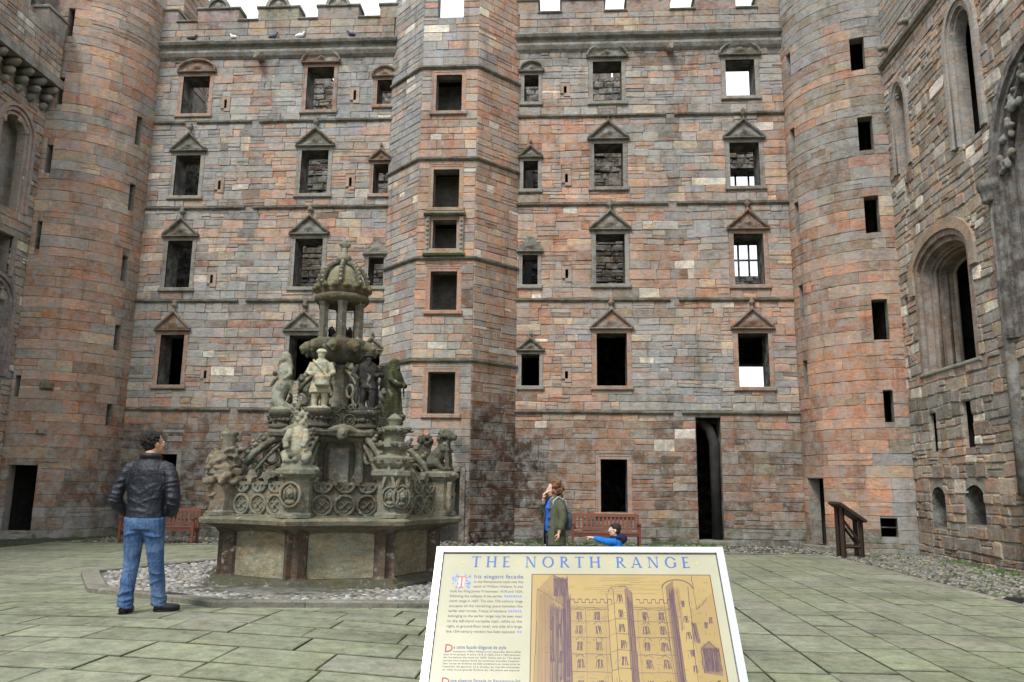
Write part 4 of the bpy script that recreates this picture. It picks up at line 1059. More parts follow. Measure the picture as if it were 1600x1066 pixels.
# --- corner piers of the lower basin
def leafy(m_, c, R, z, n, size, seed):
    r = random.Random(seed)
    for i in range(n):
        t = 2 * PI * i / n + r.uniform(-.2, .2) * (4 if size > .07 else 1); q = R * r.uniform(.8, 1.12); p = c + V((q * math.sin(t), -q * math.cos(t), z + r.uniform(-.9, .9) * (size if size > .07 else .02)))
        k_ = .62 if size > .07 else 1
        m_.ball(p, (size * k_ * r.uniform(.6, 1.2), size * k_ * r.uniform(.6, 1.2), size * k_ * r.uniform(.4, .9)), 7, 5)
def lion(m_, c, ang, s):
    """seated lion; local x forward, y left, z up"""
    t = math.radians(ang); f, l = V((math.cos(t), math.sin(t), 0)), V((-math.sin(t), math.cos(t), 0))
    q = lambda x, y, z: V(c) + (f * x + l * y + V((0, 0, z))) * s
    m_.tube([q(-.2, 0, .16), q(-.06, 0, .3), q(.08, 0, .46), q(.12, 0, .62)], [.15 * s, .16 * s, .15 * s, .12 * s], 10)       # body
    for y in (-.11, .11):
        m_.tube([q(-.22, y, .14), q(-.02, y * 1.25, .16), q(.1, y * 1.2, .05)], [.11 * s, .1 * s, .05 * s], 8); m_.tube([q(.06, y * 1.2, .04), q(.2, y * 1.2, .035)], [.05 * s, .045 * s], 7)
        m_.tube([q(.13, y * .75, .48), q(.2, y * .8, .25), q(.21, y * .8, .04)], [.075 * s, .055 * s, .05 * s], 8); m_.ball(q(.25, y * .8, .035), .05 * s, 7, 5)
    m_.ball(q(.17, 0, .74), .14 * s); m_.tube([q(.22, 0, .74), q(.36, 0, .7)], [.1 * s, .065 * s], 8)
    for y in (-.08, .08): m_.ball(q(.13, y, .87), .035 * s, 6, 5)
    r = random.Random(5)
    for i in range(46):
        a = r.uniform(-2.6, 2.6); h = r.uniform(.42, .84); rad = .15 + .03 * math.sin(h * 20)
        m_.ball(q(.1 - rad * math.cos(a) * .8, rad * math.sin(a), h), .05 * s, 6, 4)
    m_.tube([q(-.3, 0, .12), q(-.4, .06, .1), q(-.36, .16, .2)], [.04 * s, .03 * s, .03 * s], 6)
def carved_figure(m_, c, ang, h, kind):
    """small standing figure; local y outwards"""
    t = math.radians(ang); U, N = V((math.cos(t), math.sin(t), 0)), V((math.sin(t), -math.cos(t), 0))
    q = lambda x, y, z: V(c) + (U * x + N * y + V((0, 0, z))) * h
    def robe(rows, folds, amp):
        rings = []
        for (z, rx, ry, oy) in rows:
            rings.append([q(rx * (1 + amp * math.cos(folds * a) * (1 - z)) * math.cos(a), oy + ry * (1 + amp * math.cos(folds * a) * (1 - z)) * math.sin(a), z) for a in [2 * PI * i / 28 for i in range(28)]])
        m_.loft(rings)
    hd = lambda z=.91, y=.03: m_.ball(q(0, y, z), (.062 * h, .07 * h, .085 * h), 10, 8)
    if kind in ('monk', 'robed'):
        robe([(0, .19, .17, 0), (.05, .18, .16, 0), (.3, .15, .13, 0), (.5, .14, .12, .0), (.68, .15, .11, .0), (.78, .13, .09, 0), (.83, .06, .055, .01)], 9, .12)
        hd(); robe([(.8, .1, .1, 0), (.88, .085, .1, -.01), (.95, .075, .09, -.01), (1.0, .02, .03, -.02)], 3, 0)
        for s_ in (-1, 1): m_.tube([q(s_ * .14, 0, .76), q(s_ * .19, .04, .6), q(s_ * .13, .14, .52), q(s_ * .03, .17, .53)], [.05 * h, .055 * h, .05 * h, .035 * h], 8)
        m_.tube([q(.02, .17, .53), q(.01, .2, .3)], [.02 * h, .015 * h], 6)
    elif kind == 'drummer':
        for s_ in (-1, 1):
            m_.tube([q(s_ * .065, .0, .44), q(s_ * .075, .02, .24), q(s_ * .08, .0, .03)], [.075 * h, .058 * h, .045 * h], 9); m_.tube([q(s_ * .08, -.02, .025), q(s_ * .09, .1, .02)], [.04 * h, .03 * h], 7)
        robe([(.27, .17, .14, 0), (.34, .165, .135, 0), (.5, .13, .1, 0), (.68, .15, .1, 0), (.78, .13, .085, 0), (.84, .05, .05, .01)], 7, .1)
        hd(.9, .03); robe([(.925, .085, .09, .02), (.95, .09, .095, .02), (.985, .06, .07, .02), (1.0, .01, .01, .02)], 1, 0)
        m_.lathe(q(.06, .2, .36), [(.11 * h, 0), (.125 * h, .02 * h), (.115 * h, .08 * h), (.125 * h, .15 * h), (.11 * h, .17 * h)], 12)
        for s_ in (-1, 1): m_.tube([q(s_ * .14, 0, .76), q(s_ * .2, .02, .6), q(s_ * .13 + .03, .17, .55)], [.052 * h, .048 * h, .034 * h], 8)
        m_.tube([q(-.12, .08, .8), q(.02, .13, .66), q(.14, .1, .52)], .022 * h, 6)
    elif kind == 'knight':
        for s_ in (-1, 1):
            m_.tube([q(s_ * .07, 0, .47), q(s_ * .08, .03, .26), q(s_ * .09, .0, .03)], [.08 * h, .06 * h, .05 * h], 9); m_.tube([q(s_ * .09, -.02, .025), q(s_ * .1, .1, .02)], [.04 * h, .03 * h], 7)
        robe([(.38, .16, .12, 0), (.5, .13, .1, 0), (.68, .16, .11, 0), (.78, .14, .09, 0), (.84, .055, .055, .01)], 8, .08)
        hd(.9, .02); robe([(.91, .095, .1, .02), (.93, .075, .085, .02), (.98, .06, .065, .02), (1.0, .01, .01, .02)], 1, 0); m_.tube([q(0, .07, .87), q(0, .1, .76)], [.05 * h, .02 * h], 6)
        m_.tube([q(.16, 0, .76), q(.23, .0, .6), q(.13, .14, .6)], [.055 * h, .05 * h, .04 * h], 8); m_.tube([q(-.16, 0, .76), q(-.24, .03, .6), q(-.16, .13, .5)], [.055 * h, .05 * h, .04 * h], 8)
        m_.tube([q(-.17, .13, .55), q(-.19, .12, .05)], [.02 * h, .02 * h], 6)
        robe([(.2, .2, .05, -.12), (.6, .17, .05, -.09), (.78, .12, .05, -.06)], 6, .15)
    elif kind == 'siren':
        robe([(.42, .14, .11, 0), (.52, .11, .09, 0), (.65, .14, .1, 0), (.75, .13, .09, 0), (.81, .05, .05, .01)], 5, .03)
        hd(.88, .03); robe([(.7, .11, .06, -.08), (.85, .1, .08, -.03), (.95, .085, .085, .0), (1.0, .03, .03, 0)], 6, .1)
        m_.tube([q(0, 0, .45), q(-.05, .05, .3), q(-.02, .09, .15), q(.06, .05, .06), q(.1, -.03, .03)], [.135 * h, .125 * h, .11 * h, .09 * h, .05 * h], 12)
        m_.tube([q(.12, 0, .73), q(.2, .04, .6), q(.15, .14, .5)], [.045 * h, .04 * h, .03 * h], 8); m_.tube([q(-.12, 0, .73), q(-.19, .06, .62), q(-.06, .16, .66)], [.045 * h, .04 * h, .03 * h], 8)
        for s_ in range(5): m_.tube([q(.12, -.05, .5 - s_ * .03), q(.26, -.06, .46 - s_ * .07), q(.3, -.05, .36 - s_ * .06), q(.22, -.04, .33 - s_ * .05)], .028 * h, 6)
def face_medallion(m_, c, U, N, r):
    Z = V((0, 0, 1)); P = lambda u, z, d: c + U * u + Z * z + N * d
    m_.tube([P(r * math.cos(2 * PI * i / 20), r * 1.15 * math.sin(2 * PI * i / 20), .03) for i in range(20)], r * .16, 6, closed=True)
    m_.prism([P(r * math.cos(2 * PI * i / 20), r * 1.15 * math.sin(2 * PI * i / 20), 0) for i in range(20)], N, -.04, .015)
    R_ = Matrix((U, N, Z)).transposed()
    m_.ball(P(0, r * .1, .03), (r * .42, r * .42, r * .62), 10, 8, R_); m_.ball(P(0, r * .02, .03 + r * .42), (r * .09, r * .16, r * .16), 6, 5, R_)
    for s_ in (-1, 1): m_.ball(P(s_ * r * .17, r * .22, .03 + r * .37), (r * .1, r * .07, r * .07), 6, 4, R_)
    m_.tube([P(-r * .5, -r * .55, .03), P(-r * .48, r * .4, .04), P(0, r * .85, .05), P(r * .48, r * .4, .04), P(r * .5, -r * .55, .03)], r * .17, 6); m_.ball(P(0, -r * .7, .03), (r * .6, r * .3, r * .3), 8, 5, R_)
for k in range(8):
    a = k * 45; U, N = axes(a); c = pol(a, 1.86, 0); kind = {0: 'beast', 1: 'crown', 2: 'lion', 7: 'leaf'}.get(k, 'lion' if k % 2 else 'leaf'); Z = V((0, 0, 1))
    m_ = MB(); col = fcol(FS if k != 7 else srgb(122, 113, 98)); m_.col = col; w = .24 if kind != 'leaf' else .22
    m_.lathe((c.x, c.y, 0), [(w + .05, 1.07), (w + .05, 1.12), (w, 1.15), (w, 1.62), (w + .04, 1.66), (w + .09, 1.7), (w + .09, 1.76), (w, 1.8)], 8, ph=math.radians(a) + PI / 8); pier = fpart('pier', m_)
    m_ = MB(); m_.col = fcol(col)
    if kind == 'beast':
        face_medallion(m_, c + N * .24 + Z * 1.4, U, N, .15); make('medallion', m_, FM, pier, True)
        m_ = MB(); m_.col = fcol(col); leafy(m_, c, .24, 1.72, 34, .11, 3); leafy(m_, c, .2, 1.84, 26, .09, 4); m_.tube([c + Z * 1.6, c + Z * 1.9], .19, 10); make('foliage', m_, FM, pier, True, vox=.022)
        m_ = MB(); m_.col = fcol(FL); q = lambda x, y, z: c + U * x + N * y + Z * z      # worn seated animal without its head
        m_.tube([q(0, -.02, 1.92), q(0, .02, 2.06), q(0, .0, 2.24), q(0, -.02, 2.4), q(0, -.02, 2.5)], [.11, .15, .14, .1, .085], 12)
        for s_ in (-1, 1):
            m_.tube([q(s_ * .1, -.03, 2.0), q(s_ * .17, .12, 1.98), q(s_ * .13, .17, 1.88)], [.09, .075, .05], 8); m_.tube([q(s_ * .11, .08, 2.34), q(s_ * .15, .19, 2.18), q(s_ * .12, .22, 2.08)], [.06, .05, .045], 8)
        m_.tube([q(0, -.02, 2.45), q(0, 0, 2.62)], [.09, .07], 10)
        for i in range(16): m_.ball(q(.085 * math.cos(i * 2.4), .085 * math.sin(i * 2.4) - .01, 2.42 + .014 * i), .035, 6, 4)
        tag(make('carved_beast', m_, FM, pier, True, vox=.02), 'headless seated animal carved in pale worn stone')
    elif kind == 'crown':
        for s_ in (-38, 0, 38):
            U2, N2 = axes(a + s_); face_medallion(m_, V((c.x, c.y, 1.38)) + N2 * .235, U2, N2, .125 if s_ else .145)
        make('medallion', m_, FM, pier, True)
        m_ = MB(); m_.col = fcol(col)
        m_.lathe((c.x, c.y, 0), [(.2, 1.78), (.3, 1.88), (.32, 1.96), (.24, 1.99), (.17, 2.03), (.16, 2.08), (.25, 2.13), (.25, 2.19), (.16, 2.22), (.14, 2.32), (.23, 2.37), (.24, 2.42), (.15, 2.45), (.09, 2.47), (.1, 2.52), (.12, 2.57), (.06, 2.63), (.01, 2.66)], 20, rf=lambda t, r, z: 1 + .06 * math.cos(10 * t) * (r > .2)); cr_ = make('crown_stack', m_, FM, pier)
        for R_, z in ((.31, 1.92), (.25, 2.16), (.235, 2.395)):
            m_ = MB(); m_.col = fcol(FD); leafy(m_, V((c.x, c.y, 0)), R_, z, 16, .042, int(z * 100)); tag(make('bead_row', m_, FM, pier, True), kind='stuff')
        for s_ in (-45, 0, 45):
            U2, N2 = axes(a + s_); p = V((c.x, c.y, 0)) + N2 * .25; m_ = MB(); m_.col = fcol(col)
            m_.sweep([p - U2 * .1 + Z * 1.52, p - U2 * .06 + Z * 1.66, p + Z * 1.8, p + U2 * .06 + Z * 1.66, p + U2 * .1 + Z * 1.52], N2, -.02, .02, -.03, .04); make('gablet', m_, FM, pier)
    elif kind == 'lion':
        carved_figure(m_, c + N * .2 + Z * 1.14, a, .46, 'knight'); 
        make('carved_figure', m_, FM, pier, True, vox=.014)
        for s_ in (-48, 48):
            U2, N2 = axes(a + s_); p = V((c.x, c.y, 0)) + N2 * .27; m_ = MB(); m_.col = fcol(col); m_.lathe((p.x, p.y, 0), [(.05, 1.1), (.035, 1.2), (.055, 1.26), (.035, 1.32), (.055, 1.42), (.035, 1.5), (.05, 1.62)], 8); make('baluster', m_, FM, pier, True)
        m_ = MB(); m_.col = fcol(col); leafy(m_, c, .3, 1.73, 22, .045, 9); tag(make('bead_row', m_, FM, pier, True), kind='stuff')
        m_ = MB(); m_.col = fcol(FD); lion(m_, (c.x - .02, c.y, 1.8), {2: -12, 3: 60, 5: 140}.get(k, a - 90), .8); tag(make('carved_lion', m_, FM, pier, True, vox=.016), 'seated stone lion with curly mane')
    else:
        carved_figure(m_, c + N * .16 + Z * 1.1, a, .5, 'robed'); make('carved_figure', m_, FM, pier, True, vox=.016)
        m_ = MB(); m_.col = fcol(srgb(124, 113, 97)); leafy(m_, c, .27, 1.68, 40, .13, k); leafy(m_, c, .24, 1.85, 34, .12, k + 20); leafy(m_, c, .17, 2.0, 22, .1, k + 40); m_.tube([c + Z * 1.5, c + Z * 2.05], [.2, .12], 10); make('foliage', m_, FM, pier, True, vox=.024)
        m_ = MB(); m_.col = fcol(FS); m_.tube([c + Z * 1.9, c + Z * 2.15 + U * .02, c + Z * 2.35], [.14, .1, .12], 9); leafy(m_, c, .1, 2.33, 7, .07, k + 2); m_.tube([c + Z * 2.3 + U * -.05, c + Z * 2.45 - U * .2], [.05, .02], 6); make('broken_statue', m_, FM, pier, True, vox=.02)
    # flying buttress with crockets and pierced tracery up to the shaft
    path = [pol(a, 1.72 - .76 * t, 1.72 + .62 * t + .1 * math.sin(PI * t)) for t in [i / 8 for i in range(9)]]
    m_ = MB(); m_.col = fcol(FS); m_.sweep(path, U, -.05, .05, -.06, .06)
    m_.sweep([pol(a, 1.6 - .62 * t, 1.5 + .5 * t + .22 * math.sin(PI * t * .5)) for t in [i / 8 for i in range(9)]], U, -.03, .03, -.05, .05)
    for (rr, z, q) in ((1.42, 1.78, .13), (1.14, 2.0, .12)): m_.tube([pol(a, rr + q * math.cos(2 * PI * i / 12), z + q * math.sin(2 * PI * i / 12)) for i in range(12)], .03, 6, closed=True)
    bt = fpart('flying_buttress', m_, None, True)
    for i in range(6):
        t = (i + .5) / 6; p = pol(a, 1.74 - .76 * t, 1.82 + .62 * t + .1 * math.sin(PI * t)); m_ = MB(); m_.col = fcol(FS); m_.ball(p, (.055, .055, .045), 7, 5); m_.ball(p + N * .04 + Z * .05, .035, 6, 4); make('crocket', m_, FM, bt, True)

# --- shaft that carries the second basin
m_ = MB(); m_.col = fcol(FD); m_.lathe((AX, AY, 0), [(.86, .95), (.86, 1.2), (.8, 1.24), (.8, 2.2)], 8); fpart('lower_shaft', m_)
for k in range(8):
    m_ = MB(); m_.col = fcol(FS if k % 2 else FD); p = pol(k * 45, .86, 0); m_.lathe((p.x, p.y, 0), [(.13, 1.0), (.13, 1.1), (.1, 1.13), (.085, 1.16), (.085, 2.1), (.1, 2.13), (.14, 2.22), (.15, 2.3)], 12); fpart('engaged_column', m_, None, True)
    a = k * 45 + 22.5; U, N = axes(a); o = pol(a, .745, 0); m_ = MB(); m_.col = fcol(srgb(136, 132, 122)); m_.frame(o, U, V((0, 0, 1)), N, -.17, .17, 1.2, 2.15, -.05, .03, .02); fpart('shaft_panel', m_)
m_ = MB(); m_.col = fcol(FS)
def scallop(t, r, z): return octr(t) * (1 + .1 * math.exp(-(((t + PI / 8) % (PI / 4) - PI / 8) / .16) ** 2) * (r > .9))
m_.lathe((AX, AY, 0), [(.8, 2.1), (.86, 2.18), (.95, 2.24), (1.0, 2.3), (1.1, 2.33), (1.13, 2.39), (1.1, 2.44), (1.0, 2.47), (.6, 2.47)], 96, scallop); fpart('second_basin', m_)
for k in range(8):
    a = k * 45 + 22.5; U, N = axes(a); c = pol(a, 1.03, 2.36); Z = V((0, 0, 1)); m_ = MB(); m_.col = fcol(FS); R_ = Matrix((U, N, Z)).transposed()
    m_.ball(c + Z * .0, (.1, .11, .13), 10, 8, R_); m_.ball(c + N * .11, (.025, .045, .04), 6, 5, R_); m_.tube([c - U * .3 + Z * .02, c - U * .12 + Z * .07, c + Z * .11, c + U * .12 + Z * .07, c + U * .3 + Z * .02], [.03, .06, .06, .06, .03], 7); m_.ball(c + N * .08 - Z * .07, (.05, .03, .02), 6, 4, R_)
    fpart('mask_head', m_, None, True, vox=.016)
    balustrade(a, .93, 2.46, .46, 2, .105, FT, 1, FS if k % 2 else FD)
# --- pedestals and statues of the second tier
kinds = {7: ('siren', FL, 'carved mermaid figure with coiled tail'), 0: ('drummer', srgb(184, 177, 150), 'pale stone drummer in cap holding a drum'), 1: ('knight', FDD, 'dark blackened figure of a bearded man in helmet'), 2: ('monk', srgb(74, 77, 52), 'hooded robed figure green with moss'),
         3: ('robed', FD, 'robed stone figure'), 4: ('drummer', FD, 'stone figure with drum'), 5: ('robed', FS, 'robed stone figure'), 6: ('siren', FS, 'carved mermaid figure')}
for k in range(8):
    a = k * 45; U, N = axes(a); c = pol(a, 1.0, 0); kind, col, lab = kinds[k]; m_ = MB(); m_.col = fcol(FD)
    m_.lathe((c.x, c.y, 0), [(.2, 2.45), (.2, 2.5), (.15, 2.53), (.15, 2.62), (.2, 2.66), (.22, 2.7), (.22, 2.75)], 16); ped = fpart('pedestal', m_, None, True)
    m_ = MB(); m_.col = fcol(FD); leafy(m_, c, .17, 2.6, 12, .045, k + 70); tag(make('bead_row', m_, FM, ped, True), kind='stuff')
    m_ = MB(); m_.col = fcol(col, .05); carved_figure(m_, (c.x, c.y, 2.74), a + {0: 8, 1: -25, 2: -18, 7: 12}.get(k, 0), 1.0, kind); m_.lathe((c.x, c.y, 0), [(.19, 2.74), (.19, 2.78), (.17, 2.79)], 12)
    tag(make('statue', m_, FM, FT, True, vox=.0125), lab)
    # scrolled tracery arm behind each statue
    m_ = MB(); m_.col = fcol(FS)
    m_.sweep([pol(a, .86 - .62 * t, 2.95 + .55 * t + .12 * math.sin(PI * t)) for t in [i / 8 for i in range(9)]], U, -.035, .035, -.045, .045)
    for (rr, z, q) in ((.66, 2.98, .12), (.44, 3.12, .11), (.5, 2.75, .13)): m_.tube([pol(a, rr + q * math.cos(2 * PI * i / 12), z + q * math.sin(2 * PI * i / 12)) for i in range(12)], .026, 6, closed=True)
    arm = fpart('tracery_arm', m_, None, True)
    for i in range(5):
        t = (i + .5) / 5; p = pol(a, .88 - .62 * t, 3.04 + .55 * t + .12 * math.sin(PI * t)); m_ = MB(); m_.col = fcol(FS); m_.ball(p, (.06, .06, .055), 7, 5); m_.ball(p + V((0, 0, .05)), .04, 6, 4); make('crocket', m_, FM, arm, True)
m_ = MB(); m_.col = fcol(FS); m_.lathe((AX, AY, 0), [(.34, 2.45), (.3, 2.6), (.22, 2.7), (.2, 2.8), (.2, 3.45), (.24, 3.52), (.26, 3.62), (.3, 3.68)], 8); fpart('upper_shaft', m_)
# --- third bowl ringed by animal heads
m_ = MB(); m_.col = fcol(FD); m_.lathe((AX, AY, 0), [(.26, 3.6), (.4, 3.66), (.48, 3.74), (.53, 3.86), (.55, 3.98), (.51, 4.03), (.2, 4.03)], 32); fpart('top_bowl', m_, None, True)
for k in range(10):
    a = k * 36 + 6; U, N = axes(a); c = pol(a, .5, 3.9); Z = V((0, 0, 1)); m_ = MB(); m_.col = fcol(srgb(108, 103, 82))
    m_.ball(c, (.13, .13, .12), 9, 7); m_.tube([c + N * .04 + Z * .02, c + N * .17 - Z * .06], [.1, .06], 8); m_.ball(c + N * .12 - Z * .1, (.05, .05, .035), 7, 5)
    for s_ in (-1, 1): m_.ball(c + U * .1 * s_ + Z * .08 - N * .02, (.05, .05, .06), 6, 5); m_.ball(c + U * .05 * s_ + N * .1 + Z * .05, .03, 6, 4)
    leafy(m_, c - N * .05, .11, .0, 6, .06, k); fpart('animal_head', m_, None, True, vox=.02)
# --- lantern, crown and finial
for k in range(6):
    p = pol(k * 60 + 18, .35, 0); m_ = MB(); m_.col = fcol(srgb(106, 102, 90)); m_.lathe((p.x, p.y, 0), [(.11, 4.0), (.11, 4.05), (.09, 4.08), (.086, 4.62), (.1, 4.66), (.11, 4.7)], 6, ph=.3); fpart('lantern_column', m_)
m_ = MB(); m_.col = fcol(FDD); m_.lathe((AX, AY, 0), [(.2, 4.0), (.2, 4.12), (.17, 4.14), (.1, 4.15)], 14); drum = fpart('small_crown', m_)
for i in range(9):
    p = pol(i * 40, .18, 4.15); m_ = MB(); m_.col = fcol(FDD); m_.lathe(p, [(.035, -.02), (.03, .05), (.045, .08), (.03, .11), (.008, .15)], 6); make('fleuron', m_, FM, drum, True)
m_ = MB(); m_.col = fcol(srgb(96, 88, 70)); m_.lathe((AX, AY, 0), [(.28, 4.66), (.34, 4.67), (.42, 4.7), (.47, 4.75), (.485, 4.81), (.46, 4.84), (.44, 4.85), (.28, 4.85)], 40); fpart('crown_ring', m_, None, True)
m_ = MB(); m_.col = fcol(srgb(98, 82, 68)); m_.lathe((AX, AY, 0), [(.43, 4.83), (.44, 4.88), (.48, 4.95), (.49, 4.98), (.44, 4.98), (.38, 4.9)], 48, rf=lambda t, r, z: 1 + .035 * math.cos(16 * t)); crn = fpart('crown_band', m_, None, True)
for i in range(16):
    p = pol(i * 22.5, .475, 4.97); m_ = MB(); m_.col = fcol(srgb(110, 104, 66)); m_.ball(p, (.06, .06, .045), 7, 5); m_.ball(p + V((0, 0, .04)), .035, 6, 4); make('leaf_cusp', m_, FM, crn, True)
m_ = MB(); m_.col = fcol(srgb(126, 121, 98)); m_.lathe((AX, AY, 0), [(.37, 4.88), (.385, 5.0), (.37, 5.12), (.31, 5.26), (.2, 5.38), (.08, 5.43)], 32); dome = fpart('dome', m_, None, True)
for i in range(8):
    pts = [pol(i * 45 + 10, .425 * math.cos(t) ** .8 + .02, 4.96 + .5 * math.sin(t)) for t in [PI / 2 * q / 9 for q in range(9)]]; m_ = MB(); m_.col = fcol(FD); m_.tube(pts, .042, 7); rib = make('crown_rib', m_, FM, dome, True)
    m_ = MB(); m_.col = fcol(srgb(140, 134, 108))
    for q in range(1, 8): m_.ball(pts[q] + (pts[q] - V((AX, AY, 4.9))).normalized() * .035, .03, 6, 4)
    tag(make('pearl_row', m_, FM, dome, True), kind='stuff')
m_ = MB(); m_.col = fcol(FS); m_.lathe((AX, AY, 0), [(.1, 5.4), (.07, 5.44), (.06, 5.47), (.12, 5.5), (.135, 5.56), (.11, 5.62), (.06, 5.65), (.055, 5.68), (.06, 5.72), (.05, 5.76)], 16)
m_.tube([V((AX, AY, 5.72)), V((AX, AY, 5.88)), V((AX - .02, AY, 5.93))], [.055, .06, .02], 8); m_.ball((AX - .06, AY, 5.84), (.06, .04, .05), 7, 5); m_.ball((AX + .06, AY, 5.82), (.05, .04, .06), 7, 5); fpart('finial', m_, None, True)
# ================================================================ PROPS
def oc_mat(name, rough=.7, var=.25, scale=14, bump=.3, dist=.01, spec=.3, stretch=None, worn=None, fold=0):
    """colour from the object, with wear and cloth folds"""
    t = NT(name); oi = t.n('ShaderNodeObjectInfo'); vec = None
    if stretch:
        mp = t.n('ShaderNodeMapping'); mp.inputs['Scale'].default_value = stretch; t.l(t.geo.outputs['Position'], mp.inputs['Vector']); vec = mp.outputs[0]
    f = t.noise(scale, 5, .6, vec); c = t.mix(1.0, oi.outputs['Color'], t.ramp(f, [(.3, 1 - var), (.7, 1 + var)]), 'MULTIPLY')
    if worn: c = t.mix(t.ramp(t.noise(5, 4), [(.48, 0.0), (.7, .6)]), c, worn)
    h = t.noise(scale * 2.5, 5, .6, vec)
    if fold: h = t.math('ADD', h, t.math('MULTIPLY', t.noise(fold, 3, .5, vec), 2.5))
    return t.out(c, rough, h, bump, dist, spec)
M['skin'] = oc_mat('skin', .5, .08, 30, .05, .003, .4)
M['hair'] = oc_mat('hair', .6, .5, 60, .9, .012, .35)
M['jacket'] = oc_mat('quilted_jacket', .5, .25, 9, .55, .03, .4, fold=6)
M['denim'] = oc_mat('denim', .85, .4, 22, .9, .03, .15, (1.5, 1.5, .6), srgb(124, 148, 180), fold=3)
M['cloth'] = oc_mat('cloth', .85, .2, 25, .5, .02, .2, fold=5)
M['leather'] = oc_mat('shoe_leather', .4, .2, 20, .2, .005)
M['wood'] = oc_mat('stained_wood', .55, .35, 9, .35, .006, .35, (3, 3, 14))
M['metal'] = plain_mat('brushed_aluminium', (.72, .73, .75), .32, .06, 30, 0, .5, .85)
M['ironwork'] = plain_mat('dark_iron', (.03, .03, .03), .5, .2)
M['feather'] = oc_mat('feathers', .7, .2, 30, .2)
def mk(name, mb_, mat, col, parent=None, smooth=True, **k):
    o = make(name, mb_, mat, parent, smooth, **k); o.color = (*col, 1); return o

# --- slatted wooden benches
def bench(loc, rot, L, label):
    T = thing('park_bench', loc, label, 'bench', 'wooden benches by the walls')
    R_ = Matrix.Rotation(rot, 3, 'Z'); O = V(loc); ux, uy, uz = R_ @ V((1, 0, 0)), R_ @ V((0, 1, 0)), V((0, 0, 1))
    def bar(name, x0, x1, y0, y1, z0, z1, tilt=0.0, par=None):
        m_ = MB(); W = (uy + uz * 0); m_.frame(O, ux, uy, uz, x0, x1, y0, y1, z0, z1, .006)
        if tilt: m_.v = [tuple(V(v) + uy * tilt * (V(v).z - O.z - .42)) for v in m_.v]
        k = rng.uniform(.8, 1.15); return mk(name, m_, M['wood'], tuple(c * k for c in srgb(108, 62, 46)), par or T, False)
    for x in (-L / 2, L / 2 - .06):
        bar('leg', x, x + .06, -.5, -.44, 0, .62); bar('leg', x, x + .06, -.06, .0, 0, .88, .18); bar('arm_rest', x - .01, x + .07, -.53, .03, .62, .66); bar('side_rail', x + .01, x + .05, -.44, -.06, .34, .4)
    for i in range(5): bar('seat_slat', -L / 2 + .06, L / 2 - .06, -.5 + i * .095, -.5 + i * .095 + .075, .40, .43)
    bar('back_rail', -L / 2 + .06, L / 2 - .06, -.05, -.01, .80, .89, .18); bar('back_rail', -L / 2 + .06, L / 2 - .06, -.05, -.01, .47, .53, .18); bar('front_rail', -L / 2 + .06, L / 2 - .06, -.49, -.45, .33, .395)
    n = int(L / .105)
    for i in range(n):
        x = -L / 2 + .1 + (L - .2) * i / (n - 1); bar('back_slat', x - .025, x + .025, -.04, -.02, .53, .80, .18)
bench((1.13, 21.6, 0), 0, 1.78, 'red brown slatted bench against the facade beside the woman and boy')
bench((-10.55, 20.95, gz(-10.5, 20.9)), .12, 1.9, 'red brown slatted bench partly hidden behind the man')

# --- small wooden lectern by the right tower
T = thing('wooden_lectern', (6.95, 20.0, 0), 'dark wooden reading stand with sloping top beside the round tower', 'lectern')
wc = srgb(52, 38, 31)
def beam(name, a, b, w, d, par=T, col=wc):
    m_ = MB(); m_.tube([V(a), V(b)], w, 4, squash=d); k = rng.uniform(.8, 1.2); return mk(name, m_, M['wood'], tuple(c * k for c in col), par, False)
for y in (19.85, 20.2):
    beam('post', (6.66, y, 0), (6.66, y, 1.2), .06, 1); beam('post', (7.08, y, 0), (7.08, y, .9), .06, 1); beam('rail', (6.66, y, .25), (7.08, y, .25), .045, .8); beam('brace', (7.08, y, .3), (6.7, y, .85), .04, .8)
m_ = MB(); d = V((.66, 0, -.46)).normalized(); m_.frame(V((6.57, 0, 1.3)), d, V((0, 1, 0)), V((.57, 0, .82)), 0, .74, 19.62, 20.43, -.07, 0, .01); mk('sloping_top', m_, M['wood'], wc, T, False)
m_ = MB(); m_.frame(V((6.57, 0, 1.3)), d, V((0, 1, 0)), V((.57, 0, .82)), .05, .68, 19.68, 20.37, .002, .012); mk('panel', m_, M['wood'], srgb(120, 110, 96), T, False)

# --- information board in the foreground
BO = V((-.557, 3.62, 1.281)); BU = V((1, 0, .0145)).normalized(); BD = V((0, -.37, -.47)).normalized(); BD = (BD - BU * BD.dot(BU)).normalized(); BN = BD.cross(BU).normalized()
BW, BH = 1.255, .78
IB = thing('information_board', (.07, 3.4, 0), 'sloping information board with silver frame reading THE NORTH RANGE', 'sign')
bp = lambda u, v, d=0.0: BO + BU * u + BD * v + BN * d
def brect(mb_, u0, u1, v0, v1, d, col): mb_.add([bp(u0, v0, d), bp(u1, v0, d), bp(u1, v1, d), bp(u0, v1, d)], [(0, 1, 2, 3)], col)
m_ = MB(); m_.add([bp(u, v, d_) for d_ in (-.02, .0) for (u, v) in ((.004, .004), (BW - .004, .004), (BW - .004, BH - .004), (.004, BH - .004))], [(0, 1, 2, 3), (4, 5, 6, 7), (0, 1, 5, 4), (1, 2, 6, 5), (2, 3, 7, 6), (3, 0, 4, 7)])
tp = NT('printed_panel'); atp = tp.n('ShaderNodeAttribute', attribute_name='Col')
M['print'] = tp.out(tp.mix(1.0, atp.outputs['Color'], tp.ramp(tp.noise(7, 5), [(.3, .93), (.7, 1.04)]), 'MULTIPLY'), .28, None, spec=.4)
CRM = srgb(164, 160, 136); m_.c = [CRM] * len(m_.v); panel = make('panel', m_, M['print'], IB)
m_ = MB(); m_.add([], [])
